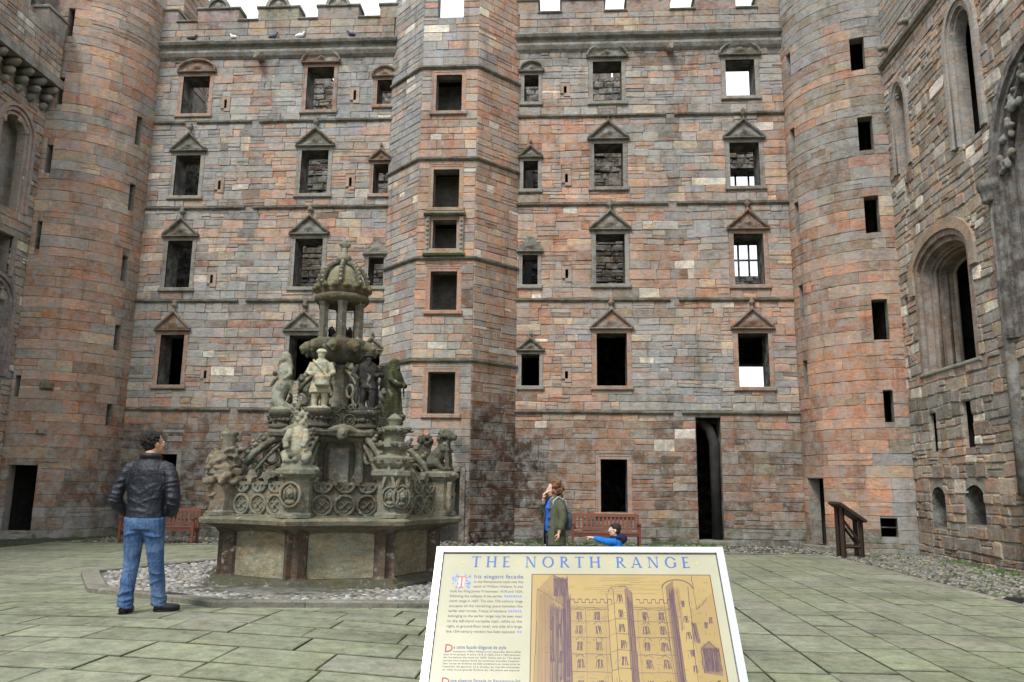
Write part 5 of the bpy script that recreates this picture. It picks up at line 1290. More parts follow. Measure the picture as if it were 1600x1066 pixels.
F0 = [bp(0, 0, 0), bp(BW, 0, 0), bp(BW, BH, 0), bp(0, BH, 0)]
def frame_bar(a, b, ia, ib):
    m2 = MB(); t_ = .012; m2.add([a + BN * -.03, b + BN * -.03, ib + BN * -.03, ia + BN * -.03, a + BN * (t_ - .004), b + BN * (t_ - .004), ib + BN * t_, ia + BN * t_, ], [(0, 1, 2, 3), (4, 5, 6, 7), (0, 1, 5, 4), (1, 2, 6, 5), (2, 3, 7, 6), (3, 0, 4, 7)]); make('frame_bar', m2, M['metal'], IB)
I0 = [bp(.032, .03, 0), bp(BW - .032, .03, 0), bp(BW - .032, BH - .024, 0), bp(.032, BH - .024, 0)]
for i in range(4): frame_bar(F0[i], F0[(i + 1) % 4], I0[i], I0[(i + 1) % 4])
for x in (.22, BW - .22):
    p = bp(x, .38, -.02); m_ = MB(); m_.tube([V((p.x, p.y + .04, gz(p.x, p.y) - .05)), V((p.x, p.y + .04, p.z - .06)), p], [.035, .035, .03], 10); make('leg', m_, M['metal'], IB, True)
# thin dark gasket line inside the frame
m_ = MB()
for (a, b, c, d_) in ((.032, BW - .032, .03, .0335), (.032, .0355, .0335, BH - .024), (BW - .0355, BW - .032, .0335, BH - .024)): brect(m_, a, b, c, d_, .0006, (.03, .03, .03))
make('gasket', m_, M['print'], panel)
# title in roman capitals, drawn stroke by stroke
TK, TN, SR = .15, .062, .045
def poly(*p): return [p]
def glyph(ch):
    vst = lambda x, w: [(x - w / 2, 0), (x + w / 2, 0), (x + w / 2, 1), (x - w / 2, 1)]
    ser = lambda x, y, w: [(x - w, y), (x + w, y), (x + w * .8, y + (SR if y < .5 else -SR)), (x - w * .8, y + (SR if y < .5 else -SR))]
    dg_ = lambda x0, y0, x1, y1, w: [(x0 - w / 2, y0), (x0 + w / 2, y0), (x1 + w / 2, y1), (x1 - w / 2, y1)]
    def bowl(cx, cy, rx, ry, a0, a1, n=18, tk=TK):
        out = []
        for i in range(n):
            q = []
            for t in (a0 + (a1 - a0) * i / n, a0 + (a1 - a0) * (i + 1) / n):
                w = TN + (tk - TN) * abs(math.cos(t)); q.append(((cx + rx * math.cos(t), cy + ry * math.sin(t)), (cx + (rx - w) * math.cos(t), cy + (ry - w * .8) * math.sin(t))))
            out.append([q[0][0], q[1][0], q[1][1], q[0][1]])
        return out
    if ch == 'T': return .78, [vst(.39, TK), [(.03, 1), (.75, 1), (.75, 1 - TN), (.03, 1 - TN)], ser(.39, 0, .17), [(.03, 1), (.09, 1), (.03, .8)], [(.75, 1), (.69, 1), (.75, .8)]]
    if ch == 'H': return .92, [vst(.17, TK), vst(.75, TK), [(.17, .54), (.75, .54), (.75, .54 - TN), (.17, .54 - TN)], ser(.17, 0, .15), ser(.75, 0, .15), ser(.17, 1, .15), ser(.75, 1, .15)]
    if ch == 'E': return .64, [vst(.17, TK), [(.04, 1), (.57, 1), (.57, 1 - TN), (.04, 1 - TN)], [(.17, .54), (.5, .54), (.5, .54 - TN), (.17, .54 - TN)], [(.04, TN), (.6, TN), (.6, 0), (.04, 0)], [(.57, 1), (.52, 1), (.57, .84)], [(.6, 0), (.54, 0), (.61, .18)]]
    if ch == 'N': return .96, [vst(.17, TN), vst(.8, TN), dg_(.2, 1, .77, 0, TK), ser(.17, 0, .13), ser(.8, 1, .13), ser(.14, 1, .13)]
    if ch == 'O': return 1.04, bowl(.52, .5, .47, .52, 0, 2 * PI, 32)
    if ch == 'R': return .8, [vst(.17, TK), ser(.17, 0, .15), ser(.13, 1, .12), dg_(.36, .5, .72, 0, TK), ser(.73, 0, .1), [(.17, 1), (.36, 1), (.36, 1 - TN), (.17, 1 - TN)], [(.17, .5 + TN), (.36, .5 + TN), (.36, .5), (.17, .5)]] + bowl(.34, .75, .29, .25, -PI / 2, PI / 2, 12)
    if ch == 'A': return .9, [dg_(.12, 0, .42, 1, TN), dg_(.77, 0, .45, 1, TK), [(.2, .34), (.68, .34), (.66, .34 - TN), (.2, .34 - TN)], ser(.11, 0, .12), ser(.77, 0, .15)]
    if ch == 'G': return .98, bowl(.52, .5, .47, .52, .5, 2 * PI - .55, 26) + [[(.78, .42), (.92, .42), (.92, .1), (.78, .1)], ser(.85, .42, .13)]
    return .38, []
BLU = srgb(66, 98, 164); title = 'THE NORTH RANGE'; ch_h = .053
adv = [glyph(c)[0] for c in title]; sp = ((1.103 - .16) / ch_h - sum(adv)) / (len(title) - 1); u = .16
for c, w in zip(title, adv):
    gl = glyph(c)[1]
    if gl:
        m_ = MB()
        for i, pl in enumerate(gl): m_.add([bp(u + x * ch_h, .1 - y * ch_h, .0012 + .00012 * (i % 7)) for x, y in pl], [tuple(range(len(pl)))], BLU)
        make('title_letter', m_, M['print'], panel)
    u += (w + sp) * ch_h
for uu in (.125, .368, .765, 1.135):
    m_ = MB(); m_.add([bp(uu + .007 * math.cos(t) * (1 if i % 2 else .45), .078 + .007 * math.sin(t) * (1 if i % 2 else .45), .001) for i, t in enumerate([2 * PI * q / 8 for q in range(8)])], [tuple(range(8))], srgb(226, 178, 96)); make('ornament', m_, M['print'], panel)
# body text
brot = Matrix((BU, -BD, BN)).transposed().to_4x4()
def print_mat(name, col): t = NT(name); return t.out(col, .4)
TXT = print_mat('text_ink_grey', srgb(104, 100, 96)); TXB = print_mat('text_ink_blue', srgb(80, 98, 146)); TXR = print_mat('text_ink_red', srgb(150, 56, 68))
TEXTS = []
def text(name, body, u_, v_, size, mat, width=None, ls=1.0):
    cu = bpy.data.curves.new(name, 'FONT'); cu.body = body; cu.size = size; cu.space_line = ls; cu.fill_mode = 'BOTH' if False else 'FRONT'
    cu.materials.append(mat); cu.resolution_u = 2
    o = bpy.data.objects.new(name + '_curve', cu); COL.objects.link(o); TEXTS.append((o, name, Matrix.Translation(bp(u_, v_, .0012)) @ brot, mat, width))
text('text_line', 'his elegant facade', .176, .155, .026, TXB, .212)
l3 = ['in the Renaissance style was the', 'work of William Wallace. It was']
l12 = ['built for King James VI between 1618 and 1624,', 'following the collapse of the earlier', 'north range in 1607. The new 17th-century range', 'occupies all the remaining space between the', 'earlier stair turrets. Traces of windows', 'belonging to the earlier range may be seen next', 'to the left-hand turnpike stair, while to the',
       'right, at ground-floor level, one side of a large', 'late 15th-century window has been exposed.']
for i, s_ in enumerate(l3): text('text_line', s_, .176, .177 + i * .0228, .0165, TXT, .212)
for i, s_ in enumerate(l12):
    sh = {1: .085, 4: .065, 8: .025}.get(i, 0); text('text_line', s_, .08, .2226 + i * .0228, .0165, TXT, .308 - sh)
    if sh:
        m_ = MB(); n = int(sh / .0095)
        for q in range(n): x = .39 - sh + .004 + q * .0095; m_.add([bp(x, .2226 + i * .0228 - .010, .001), bp(x + .005, .2226 + i * .0228 - .010, .001), bp(x + .0095, .2226 + i * .0228 - .001, .001), bp(x + .0045, .2226 + i * .0228 - .001, .001)], [(0, 1, 2, 3)], srgb(84, 104, 200))
        make('line_filler', m_, M['print'], panel)
text('initial_letter', 'D', .08, .488, .048, TXR); text('text_line', 'e cette façade élégante de style', .116, .474, .021, TXB, .212)
fr_ = ['Renaissance, William Wallace en est responsable. Elle fut édifiée', 'pour le roi Jacques VI entre 1618 et 1624, suite à l’effondrement', 'de l’ancienne aile nord en 1607. Cette aile du 17e siècle', 'occupe tout l’espace entre les anciennes tourelles d’escalier.', 'Des traces de fenêtres de l’aile antérieure se voient près de', 'l’escalier de gauche, et à droite, au rez-de-chaussée,', 'un côté d’une grande fenêtre du 15e siècle est exposé.']
for i, s_ in enumerate(fr_): text('text_line', s_, .116 if i == 0 else .08, .4885 + i * .0125, .0098, TXT, .272 if i == 0 else .306)
text('initial_letter', 'D', .08, .625, .048, TXR); text('text_line', 'iese elegante Fassade im Renaissance-Stil', .116, .61, .019, TXB, .272)
ge = ['wurde von William Wallace für König Jakob VI zwischen 1618 und', '1624 gebaut, nachdem der frühere Nordflügel 1607 einstürzte.', 'Der neue Flügel des 17. Jahrhunderts füllt den ganzen Raum', 'zwischen den früheren Treppentürmen.']
for i, s_ in enumerate(ge): text('text_line', s_, .116 if i == 0 else .08, .626 + i * .0125, .0098, TXT, .272 if i == 0 else .306)
dgr = bpy.context.evaluated_depsgraph_get()
for o, name, mw, mat, width in TEXTS:          # lettering becomes plain flat mesh
    me = bpy.data.meshes.new_from_object(o.evaluated_get(dgr)); k_ = width / max(.001, max(v.co.x for v in me.vertices)) if width else 1.0
    me.transform(mw @ Matrix.Diagonal((k_, 1, 1, 1))); me.materials.clear(); me.materials.append(mat)
    bpy.data.objects.remove(o); link(bpy.data.objects.new(name, me), panel)
m_ = MB(); dr = random.Random(4)
for _ in range(46):
    a, b, s_ = dr.uniform(.084, .164), dr.uniform(.14, .204), dr.uniform(.004, .009); t = dr.random() * PI
    m_.add([bp(a + s_ * math.cos(t + q * PI / 2) * (1 if q % 2 else .35), b + s_ * math.sin(t + q * PI / 2) * (1 if q % 2 else .35), .0008 + _ * 4e-6) for q in range(4)], [(0, 1, 2, 3)], srgb(96, 128, 206))
make('initial_ornament', m_, M['print'], panel)
m_ = MB(); ic = srgb(196, 96, 104); brect(m_, .112, .137, .145, .2, .0011, srgb(196, 180, 170)); brect(m_, .121, .128, .15, .198, .0013, ic); brect(m_, .108, .141, .146, .152, .0015, ic); brect(m_, .116, .133, .195, .2, .0015, ic); make('initial_letter', m_, M['print'], panel)
# the engraving: the court as it stood, brown lines on an orange ground
m_ = MB(); PX0, PX1, PY0, PY1 = .428, 1.178, .137, .67
brect(m_, PX0 - .004, PX1 + .004, PY0 - .004, PY1 + .004, .0006, srgb(96, 64, 62)); pic = make('picture_border', m_, M['print'], panel)
m_ = MB(); brect(m_, PX0, PX1, PY0, PY1, .0010, srgb(160, 136, 84)); make('picture_ground', m_, M['print'], panel)
ink = MB(); IK = srgb(80, 58, 70); IK2 = srgb(118, 90, 74); lay_ = [0]
def ln(x0, y0, x1, y1, w=.0022, c=None):
    """stroke in picture units (0..1 across and down)"""
    a = V((PX0 + (PX1 - PX0) * x0, PY0 + (PY1 - PY0) * y0, 0)); b = V((PX0 + (PX1 - PX0) * x1, PY0 + (PY1 - PY0) * y1, 0)); e = (b - a)
    if e.length < 1e-6: return
    e.normalize(); s_ = V((-e.y, e.x, 0)) * w / 2; lay_[0] += 1; z = .0013 + (lay_[0] % 60) * 3e-6; s_ *= .68
    ink.add([bp(p.x, p.y, z) for p in (a - s_, b - s_, b + s_, a + s_)], [(0, 1, 2, 3)], c or IK)
def rough(x0, y0, x1, y1, w=.0022, n=3):
    for i in range(n):
        j = lambda: dr.uniform(-.004, .004); t0, t1 = i / n, (i + 1) / n; ln(x0 + (x1 - x0) * t0 + j(), y0 + (y1 - y0) * t0 + j(), x0 + (x1 - x0) * t1 + j(), y0 + (y1 - y0) * t1 + j(), w * dr.uniform(.7, 1.3))
def hatch(x0, y0, x1, y1, n, w=.0016, c=None):
    for i in range(n):
        t = (i + dr.random()) / n; ln(x0 + (x1 - x0) * t, y0 + dr.uniform(0, .1) * (y1 - y0), x0 + (x1 - x0) * t + dr.uniform(-.01, .01), y1 - dr.uniform(0, .1) * (y1 - y0), w, c)
def wash(pts, c):
    lay_[0] += 1; ink.add([bp(PX0 + (PX1 - PX0) * x, PY0 + (PY1 - PY0) * y, .00115 + (lay_[0] % 12) * 6e-6) for x, y in pts], [tuple(range(len(pts)))], c)
W1, W2, W3 = srgb(142, 117, 76), srgb(124, 100, 74), srgb(152, 128, 80)
wash([(.03, .13), (.11, .0), (.2, .08), (.215, .9), (.02, .95)], W1); wash([(.12, .0), (.2, .05), (.21, .3), (.13, .24)], W2); wash([(.17, .3), (.215, .3), (.215, .92), (.17, .92)], W2)
wash([(.215, .26), (.42, .26), (.42, .93), (.215, .93)], W3); wash([(.555, .26), (.745, .26), (.745, .93), (.555, .93)], W3); wash([(.52, .11), (.555, .16), (.555, .95), (.52, .95)], W2); wash([(.745, .1), (.79, .05), (.79, .95), (.745, .95)], W2); wash([(.87, .3), (1, .15), (1, .97), (.86, .95)], W3); wash([(.89, .6), (.94, .55), (.985, .62), (.985, .82), (.89, .8)], W2); wash([(.02, .95), (.98, .95), (.98, .995), (.02, .995)], W1)
for k in range(420):
    x, y = dr.uniform(.03, .98), dr.uniform(.05, .97)
    if x > .215 and x < .745 and y < .25: continue
    l_ = dr.uniform(.008, .03); v_ = dr.random() < .5; ln(x, y, min(.99, x + (.002 if v_ else l_)), min(.99, y + (l_ * 1.6 if v_ else .002)), dr.uniform(.0008, .0018), IK if dr.random() < .5 else IK2)
hatch(.12, .02, .2, .2, 30, .003); hatch(.17, .16, .215, .9, 14, .003); hatch(.04, .12, .12, .95, 26, .0016, IK2); hatch(.1, .25, .19, .93, 34, .0022)
for (a, b, c, d_) in ((.03, .13, .2, .3), (.02, .96, .2, .9), (.2, .0, .215, .9), (.03, .13, .02, .95), (.11, .0, .2, .08)): rough(a, b, c, d_, .003)
for (x, y, h) in ((.1, .36, .12), (.14, .42, .12), (.1, .6, .13), (.15, .64, .1), (.13, .82, .1)): hatch(x, y, x + .02, y + h, 6, .0035)
for k in range(11):
    x = .215 + k * .0205; ln(x, .215 + (k % 2) * .03, x + .02, .215 + (k % 2) * .03, .005); ln(x + .02, .215, x + .02, .25, .003)
for k in range(9):
    x = .575 + k * .0215; ln(x, .215 + (k % 2) * .03, x + .021, .215 + (k % 2) * .03, .005); ln(x + .021, .215, x + .021, .25, .003)
for y in (.285, .3, .4, .53, .665, .8): rough(.215, y, .42, y + .003, .0026); rough(.555, y, .76, y + .003, .0026)
for x in (.245, .345, .60, .69): 
    for y in (.32, .435, .565, .7): hatch(x, y, x + .03, y + .075, 8, .0034); rough(x - .008, y - .01, x + .015, y - .035, .0026, 1); rough(x + .015, y - .035, x + .038, y - .01, .0026, 1)
    hatch(x, .86, x + .03, .93, 8, .0034)
for x in (.295, .4, .575, .73): rough(x, .3, x, .93, .0016)
for (a, b, c, d_) in ((.42, .16, .42, .95), (.555, .16, .555, .95), (.455, .12, .455, .95), (.52, .12, .52, .95), (.42, .16, .45, .1), (.45, .1, .52, .1), (.52, .1, .555, .16)): rough(a, b, c, d_, .0032, 5)
for y in (.25, .38, .5, .63, .77): rough(.42, y + .02, .455, y, .0026, 1); rough(.455, y, .52, y, .0026, 1); rough(.52, y, .555, y + .02, .0026, 1)
for y in (.17, .3, .42, .55, .68): hatch(.475, y, .5, y + .07, 7, .0036)
hatch(.525, .16, .553, .95, 12, .0018); hatch(.76, .1, .79, .95, 18, .0022); hatch(.79, .1, .82, .5, 10, .0016, IK2)
for k in range(10):
    t0, t1 = PI * (1 - k / 10), PI * (1 - (k + 1) / 10); ln(.81 + .085 * math.cos(t0), .12 - .08 * math.sin(t0), .81 + .085 * math.cos(t1), .12 - .08 * math.sin(t1), .006)
for (a, b, c, d_) in ((.725, .13, .745, .95), (.87, .1, .85, .95), (.895, .0, .9, .3), (.9, .3, .97, .2), (.86, .96, 1.0, .99), (.02, .97, .98, .96), (.2, .93, .86, .935)): rough(a, b, c, d_, .003, 5)
for (x, y) in ((.83, .22), (.835, .35), (.84, .48), (.845, .62), (.85, .74)): hatch(x - .01, y, x + .01, y + .06, 6, .0034)
hatch(.9, .6, .985, .8, 44, .0024); rough(.89, .8, .89, .62, .004); rough(.89, .62, .94, .56, .004); rough(.94, .56, .985, .64, .004)
for (x, y) in ((.91, .86), (.95, .85), (.93, .4), (.96, .36)): hatch(x, y, x + .018, y + .055, 6, .0034)
hatch(.86, .4, .885, .58, 10, .003); hatch(.735, .88, .77, .95, 12, .0034); hatch(.5, .88, .525, .95, 9, .0036); hatch(.17, .86, .21, .94, 10, .004)
for k in range(9): y = .03 + .017 * k; rough(.25 + dr.random() * .3, y, .55 + dr.random() * .2, y + dr.uniform(-.01, .01), .0012, 3)
for (x, s_) in ((.285, 1.0), (.31, .8), (.425, 1.2), (.445, 1.1), (.46, 1.3), (.485, 1.2)):
    hatch(x, .93 - .02 * s_, x + .014, .93 + .04 * s_, 7, .003); ln(x + .004, .9 - .02 * s_, x + .01, .9 - .02 * s_, .008)
for k in range(60): x = dr.random(); y = dr.uniform(.94, .99); ln(x, y, x + dr.uniform(.02, .07), y + .002, .0012, IK2)
tag(make('engraving', ink, M['print'], panel), kind='stuff')

# --- small things on the ground
m_ = MB(); pz = gz(-4.72, 9.95) + .076; m_.frame(V((-4.72, 9.82, pz)), V((.93, -.36, 0)), V((.36, .93, 0)), V((0, 0, 1)), -.17, .17, -.06, .06, 0, .018, .004)
tag(mk('floor_plaque', m_, M['leather'], srgb(42, 42, 46), None, False), 'small dark plaque lying on the fountain kerb by the man', 'plaque')
T = thing('drain_cover', (6.62, 12.5, 0), 'small dark metal drain grate on the cobbles at the right edge', 'drain')
m_ = MB(); m_.box((6.5, 12.35, -.02), (6.78, 12.65, .03)); make('frame', m_, M['ironwork'], T)
for i in range(5): m_ = MB(); m_.box((6.52, 12.38 + i * .055, .0302), (6.76, 12.405 + i * .055, .045)); make('slat', m_, M['ironwork'], T)

# --- pigeons on the cornice
def pigeon(x, col, label, face):
    c = V((x, DY - .19, 15.93)); t = math.radians(face); f = V((math.cos(t), math.sin(t), 0)); m_ = MB()
    m_.tube([c + f * -.16 + V((0, 0, .07)), c + f * -.08 + V((0, 0, .09)), c + f * .02 + V((0, 0, .11)), c + f * .09 + V((0, 0, .15))], [.03, .06, .075, .045], 9); m_.tube([c + f * .07 + V((0, 0, .13)), c + f * .11 + V((0, 0, .22))], [.04, .028], 8); m_.ball(c + f * .12 + V((0, 0, .23)), (.034, .034, .032), 8, 6)
    o = mk('pigeon', m_, M['feather'], col, None, True, vox=.012); tag(o, label, 'pigeon', 'pigeons on the cornice')
    for s_ in (-1, 1):
        l = V((-f.y, f.x, 0)) * .025 * s_; m2 = MB(); m2.tube([c + l + V((0, 0, .07)), c + l + V((0, 0, -.005)), c + l + f * .03], .007, 5); mk('leg', m2, M['feather'], srgb(170, 90, 80), o)
    m2 = MB(); m2.tube([c + f * .145 + V((0, 0, .228)), c + f * .18 + V((0, 0, .22))], [.01, .003], 5); mk('beak', m2, M['feather'], srgb(60, 55, 50), o)
pigeon(-12.25, srgb(62, 64, 72), 'dark pigeon on the cornice nearest the left tower', 20)
pigeon(-10.85, srgb(205, 205, 210), 'pale pigeon on the cornice just left of the left gargoyle', 160)
pigeon(-9.5, srgb(82, 88, 110), 'blue grey pigeon on the cornice just right of the left gargoyle', 0)
pigeon(-8.6, srgb(235, 235, 238), 'white pigeon on the cornice between the left gargoyle and the curved pediment', 10)
pigeon(-6.9, srgb(58, 62, 82), 'dark pigeon on the cornice nearest the stair tower', 170)

# ================================================================ PEOPLE
def frame_of(loc, heading):
    """local x right, y forward, z up; heading is the direction faced, degrees from +X"""
    t = math.radians(heading); f = V((math.cos(t), math.sin(t), 0)); r = V((f.y, -f.x, 0)); o = V(loc)
    return lambda x, y, z: o + r * x + f * y + V((0, 0, z)), r, f
def ell(q, cx, cy, z, rx, ry, n=24, tw=0.0, fold=0.0, nf=7, ph=0.0):
    return [q(cx + rx * (1 + fold * math.cos(nf * a + ph)) * math.cos(a + tw), cy + ry * (1 + fold * math.cos(nf * a + ph)) * math.sin(a + tw), z) for a in [2 * PI * i / n for i in range(n)]]
def hand(m_, w, d, palm_n, s, curl, point=False):
    """palm and five fingers; d = direction of the fingers, palm_n = where the palm faces, s = size, curl in radians per joint"""
    d = V(d).normalized(); n = V(palm_n); n = (n - d * n.dot(d)).normalized(); side = d.cross(n)
    w = V(w)
    m_.tube([w, w + d * .045 * s, w + d * .09 * s], [.028 * s, .036 * s, .033 * s], 10, squash=.62)
    for i, (off, L_) in enumerate(((-.029, .066), (-.010, .078), (.010, .073), (.029, .058))):
        p = w + d * (.085 - abs(off) * .2) * s + side * off * s; dd = d.copy(); pts = [p]
        c = .08 if (point and i == 0) else curl * (1.0 + .08 * i)
        for j, seg in enumerate((.45, .32, .25)):
            dd = (dd * math.cos(c) + n * math.sin(c)).normalized(); n2 = (n - dd * n.dot(dd)); p = p + dd * L_ * seg * s * 1.25; pts.append(p)
        m_.tube(pts, [.0095 * s, .009 * s, .0085 * s, .0065 * s], 7)
    p = w + d * .025 * s - side * .03 * s; td = (d * .6 - side * .65 + n * .35).normalized()
    m_.tube([p, p + td * .035 * s, p + (td + d * .5).normalized() * .068 * s], [.013 * s, .011 * s, .008 * s], 7)
def head(m_, c, f, up, s=1.0):
    """skull, jaw, nose, ears and brow looking along f"""
    f = V(f).normalized(); r = f.cross(V(up)).normalized(); u = r.cross(f); R_ = Matrix((r, f, u)).transposed(); P = lambda x, y, z: V(c) + (r * x + f * y + u * z) * s
    m_.ball(P(0, -.012, .03), (.077 * s, .096 * s, .092 * s), 16, 12, R_); m_.ball(P(0, .018, -.045), (.058 * s, .068 * s, .075 * s), 14, 10, R_); m_.ball(P(0, .05, -.098), (.028 * s, .026 * s, .022 * s), 8, 6, R_)
    m_.tube([P(0, .086, .02), P(0, .108, -.022), P(0, .09, -.034)], [.011 * s, .016 * s, .012 * s], 7); m_.ball(P(0, .083, -.064), (.024 * s, .012 * s, .007 * s), 8, 5, R_); m_.ball(P(0, .08, -.077), (.021 * s, .012 * s, .007 * s), 8, 5, R_)
    m_.ball(P(0, .078, .028), (.05 * s, .018 * s, .009 * s), 8, 5, R_)
    for k in (-1, 1):
        m_.ball(P(k * .08, -.005, -.008), (.012 * s, .024 * s, .034 * s), 8, 6, R_); m_.ball(P(k * .04, .068, -.03), (.022 * s, .018 * s, .02 * s), 8, 6, R_)
    return P, R_
def eyes(P, R_, s, body):
    for k in (-1, 1):
        m_ = MB(); m_.ball(P(k * .031, .082, .004), .0115 * s, 8, 6); mk('eye', m_, M['skin'], srgb(225, 220, 214), body)
        m_ = MB(); m_.ball(P(k * .031, .0895, .004), (.006 * s, .005 * s, .006 * s), 7, 5); mk('iris', m_, M['skin'], srgb(52, 38, 30), body)

# --- the man in the foreground, back to us, hands in his jacket pockets
q, r_, f_ = frame_of((-4.45, 8.42, .2), 92)
SK = srgb(196, 148, 122)
hdir = (q(.62, .78, .22) - q(0, 0, 0)).normalized()
def man_legs(m_, g, hem):
    m_.tube([q(-.095, .0, .98), q(-.105, .01, .78), q(-.115, .035, .52), q(-.115, -.01, .28), q(-.105, -.04, hem)], [.115 + g, .096 + g, .074 + g * 1.3, .066 + g * 1.6, .055 + g * 2.2], 14)
    m_.tube([q(.095, .0, .98), q(.108, .03, .78), q(.128, .07, .52), q(.145, .13, .28), q(.15, .17, hem)], [.115 + g, .096 + g, .074 + g * 1.3, .066 + g * 1.6, .055 + g * 2.2], 14)
m_ = MB(); man_legs(m_, -.012, .08)
m_.loft([ell(q, 0, 0, z, rx, ry) for z, rx, ry in ((.88, .16, .11), (1.0, .175, .115), (1.15, .165, .105), (1.35, .2, .12), (1.5, .19, .11), (1.57, .12, .085))])
m_.tube([q(0, -.01, 1.52), q(.005, .0, 1.66), q(.01, .015, 1.72)], [.07, .062, .06], 12)
for s_ in (-1, 1):
    m_.tube([q(s_ * .2, 0, 1.49), q(s_ * .285, -.04, 1.3), q(s_ * .305, -.035, 1.14), q(s_ * .25, .08, 1.04), q(s_ * .16, .135, 1.03)], [.05, .045, .045, .036, .03], 10); hand(m_, q(s_ * .15, .135, 1.03), q(-s_ * .6, .15, -.5) - q(0, 0, 0), q(-s_ * .3, -.6, .0) - q(0, 0, 0), 1.05, .35)
    m_.tube([q(-.105, -.06, .05), q(-.12, .1, .03)] if s_ < 0 else [q(.15, .15, .05), q(.27, .21, .03)], [.04, .03], 8)
hc = q(.012, .03, 1.765); P_, R_ = head(m_, hc, hdir, (0, 0, 1), 1.05)
man = mk('person', m_, M['skin'], SK, None, True, vox=.009, smooth_it=1); tag(man, 'man in black quilted jacket and blue jeans standing with his back to us', 'person')
eyes(P_, R_, 1.05, man)
m_ = MB(); hrnd = random.Random(2)
m_.ball(P_(0, -.026, .05), (.088, .098, .088), 16, 12, R_); m_.ball(P_(0, -.05, -.012), (.079, .066, .075), 14, 10, R_)
for i in range(260):
    a, b = hrnd.uniform(0, 2 * PI), hrnd.uniform(-.6, 1.5); x, y, z = .088 * math.cos(b) * math.cos(a), -.03 + .098 * math.cos(b) * math.sin(a), .045 + .088 * math.sin(b)
    if y > .045 and z < .085: continue
    m_.ball(P_(x, y, z), hrnd.uniform(.008, .017), 6, 4)
mk('hair', m_, M['hair'], srgb(24, 20, 19), man, True, vox=.006)
m_ = MB()       # jacket
m_.loft([ell(q, 0, .01, z, rx, ry, 28, 0, fo, 9, z * 9) for z, rx, ry, fo in ((.965, .2, .145, .012), (.985, .206, .15, .0), (1.03, .2, .145, .012), (1.12, .2, .142, .025), (1.25, .212, .146, .025), (1.38, .23, .15, .012), (1.48, .228, .14, 0), (1.545, .185, .115, 0), (1.585, .12, .095, 0), (1.61, .085, .085, 0))])
m_.tube([q(.09 * math.cos(t), .005 + .085 * math.sin(t), 1.625 - .012 * math.sin(t)) for t in [2 * PI * i / 16 for i in range(16)]], .03, 8, closed=True)
for s_ in (-1, 1):
    m_.tube([q(s_ * .13, 0, 1.535), q(s_ * .2, -.005, 1.5), q(s_ * .25, -.02, 1.42), q(s_ * .29, -.04, 1.3), q(s_ * .312, -.055, 1.19), q(s_ * .3, -.02, 1.11), q(s_ * .25, .08, 1.04), q(s_ * .2, .14, 1.03)], [.06, .074, .078, .075, .074, .07, .064, .058], 14)
for k, (x0, z0, x1, z1) in enumerate(((-.18, 1.32, .02, 1.2), (.18, 1.36, -.02, 1.22), (-.16, 1.18, .08, 1.08), (.17, 1.2, -.06, 1.1), (-.1, 1.4, .1, 1.34), (-.15, 1.06, .12, 1.02))):
    m_.tube([q(x0 + (x1 - x0) * t, .012 - .146 * math.sqrt(max(.05, 1 - ((x0 + (x1 - x0) * t) / .215) ** 2)), z0 + (z1 - z0) * t + .012 * math.sin(PI * t)) for t in [i / 7 for i in range(8)]], [.004, .009, .012, .013, .013, .011, .008, .004], 6)
for s_ in (-1, 1):
    for k in range(5): z = 1.36 - k * .055; m_.tube([q(s_ * (.275 + .012 * k) + .078 * math.cos(t), -.035 - .004 * k + .078 * math.sin(t), z + .02 * math.cos(t * s_ + k)) for t in [-PI * .9 + PI * .8 * i / 7 for i in range(8)]], [.004, .008, .011, .012, .012, .011, .008, .004], 6)
jk = mk('jacket', m_, M['jacket'], srgb(26, 29, 38), man, True, vox=.011, smooth_it=3)
m_ = MB(); m_.tube([q(-.235 + .47 * t, -.145 - .012 * math.sin(PI * t), 1.445 + .01 * math.sin(PI * t)) for t in [i / 12 for i in range(13)]], .0045, 5); mk('yoke_seam', m_, M['jacket'], srgb(24, 26, 32), man)
m_ = MB(); m_.tube([q(.207 * math.cos(t), .01 + .151 * math.sin(t), .99) for t in [2 * PI * i / 24 for i in range(24)]], .0055, 5, closed=True); mk('hem_seam', m_, M['jacket'], srgb(24, 26, 32), man)
m_ = MB(); man_legs(m_, .006, .065)
m_.loft([ell(q, 0, .0, z, rx, ry, 24) for z, rx, ry in ((.86, .18, .13), (.93, .2, .142), (1.0, .2, .14))])
for s_, yy_ in ((-.105, -.04), (.15, .17)):
    for k in range(3): m_.tube([q(s_ + .072 * math.cos(t), yy_ + .072 * math.sin(t), .075 + .035 * k + .012 * math.sin(2 * t + k)) for t in [2 * PI * i / 14 for i in range(14)]], .013, 6, closed=True)
for (cx, cy, z, sl) in ((-.11, .02, .62, 1), (-.115, .03, .5, -1), (-.115, .02, .42, 1), (-.115, -.0, .33, -1), (-.11, -.03, .2, 1), (.116, .045, .65, -1), (.128, .07, .52, 1), (.133, .09, .43, -1), (.143, .12, .3, 1), (.148, .155, .19, -1), (-.1, .0, .8, 1), (.1, .01, .82, -1)):
    rr = .082 if z > .7 else .074; rr = .1 if z > .75 else rr
    m_.tube([q(cx + rr * math.cos(t), cy + rr * math.sin(t), z + .035 * sl * math.cos(t + .6)) for t in [-PI * .95 + PI * .9 * i / 9 for i in range(10)]], [.004, .01, .014, .016, .016, .016, .015, .013, .009, .004], 6)
mk('jeans', m_, M['denim'], srgb(72, 98, 138), man, True, vox=.01, smooth_it=2)
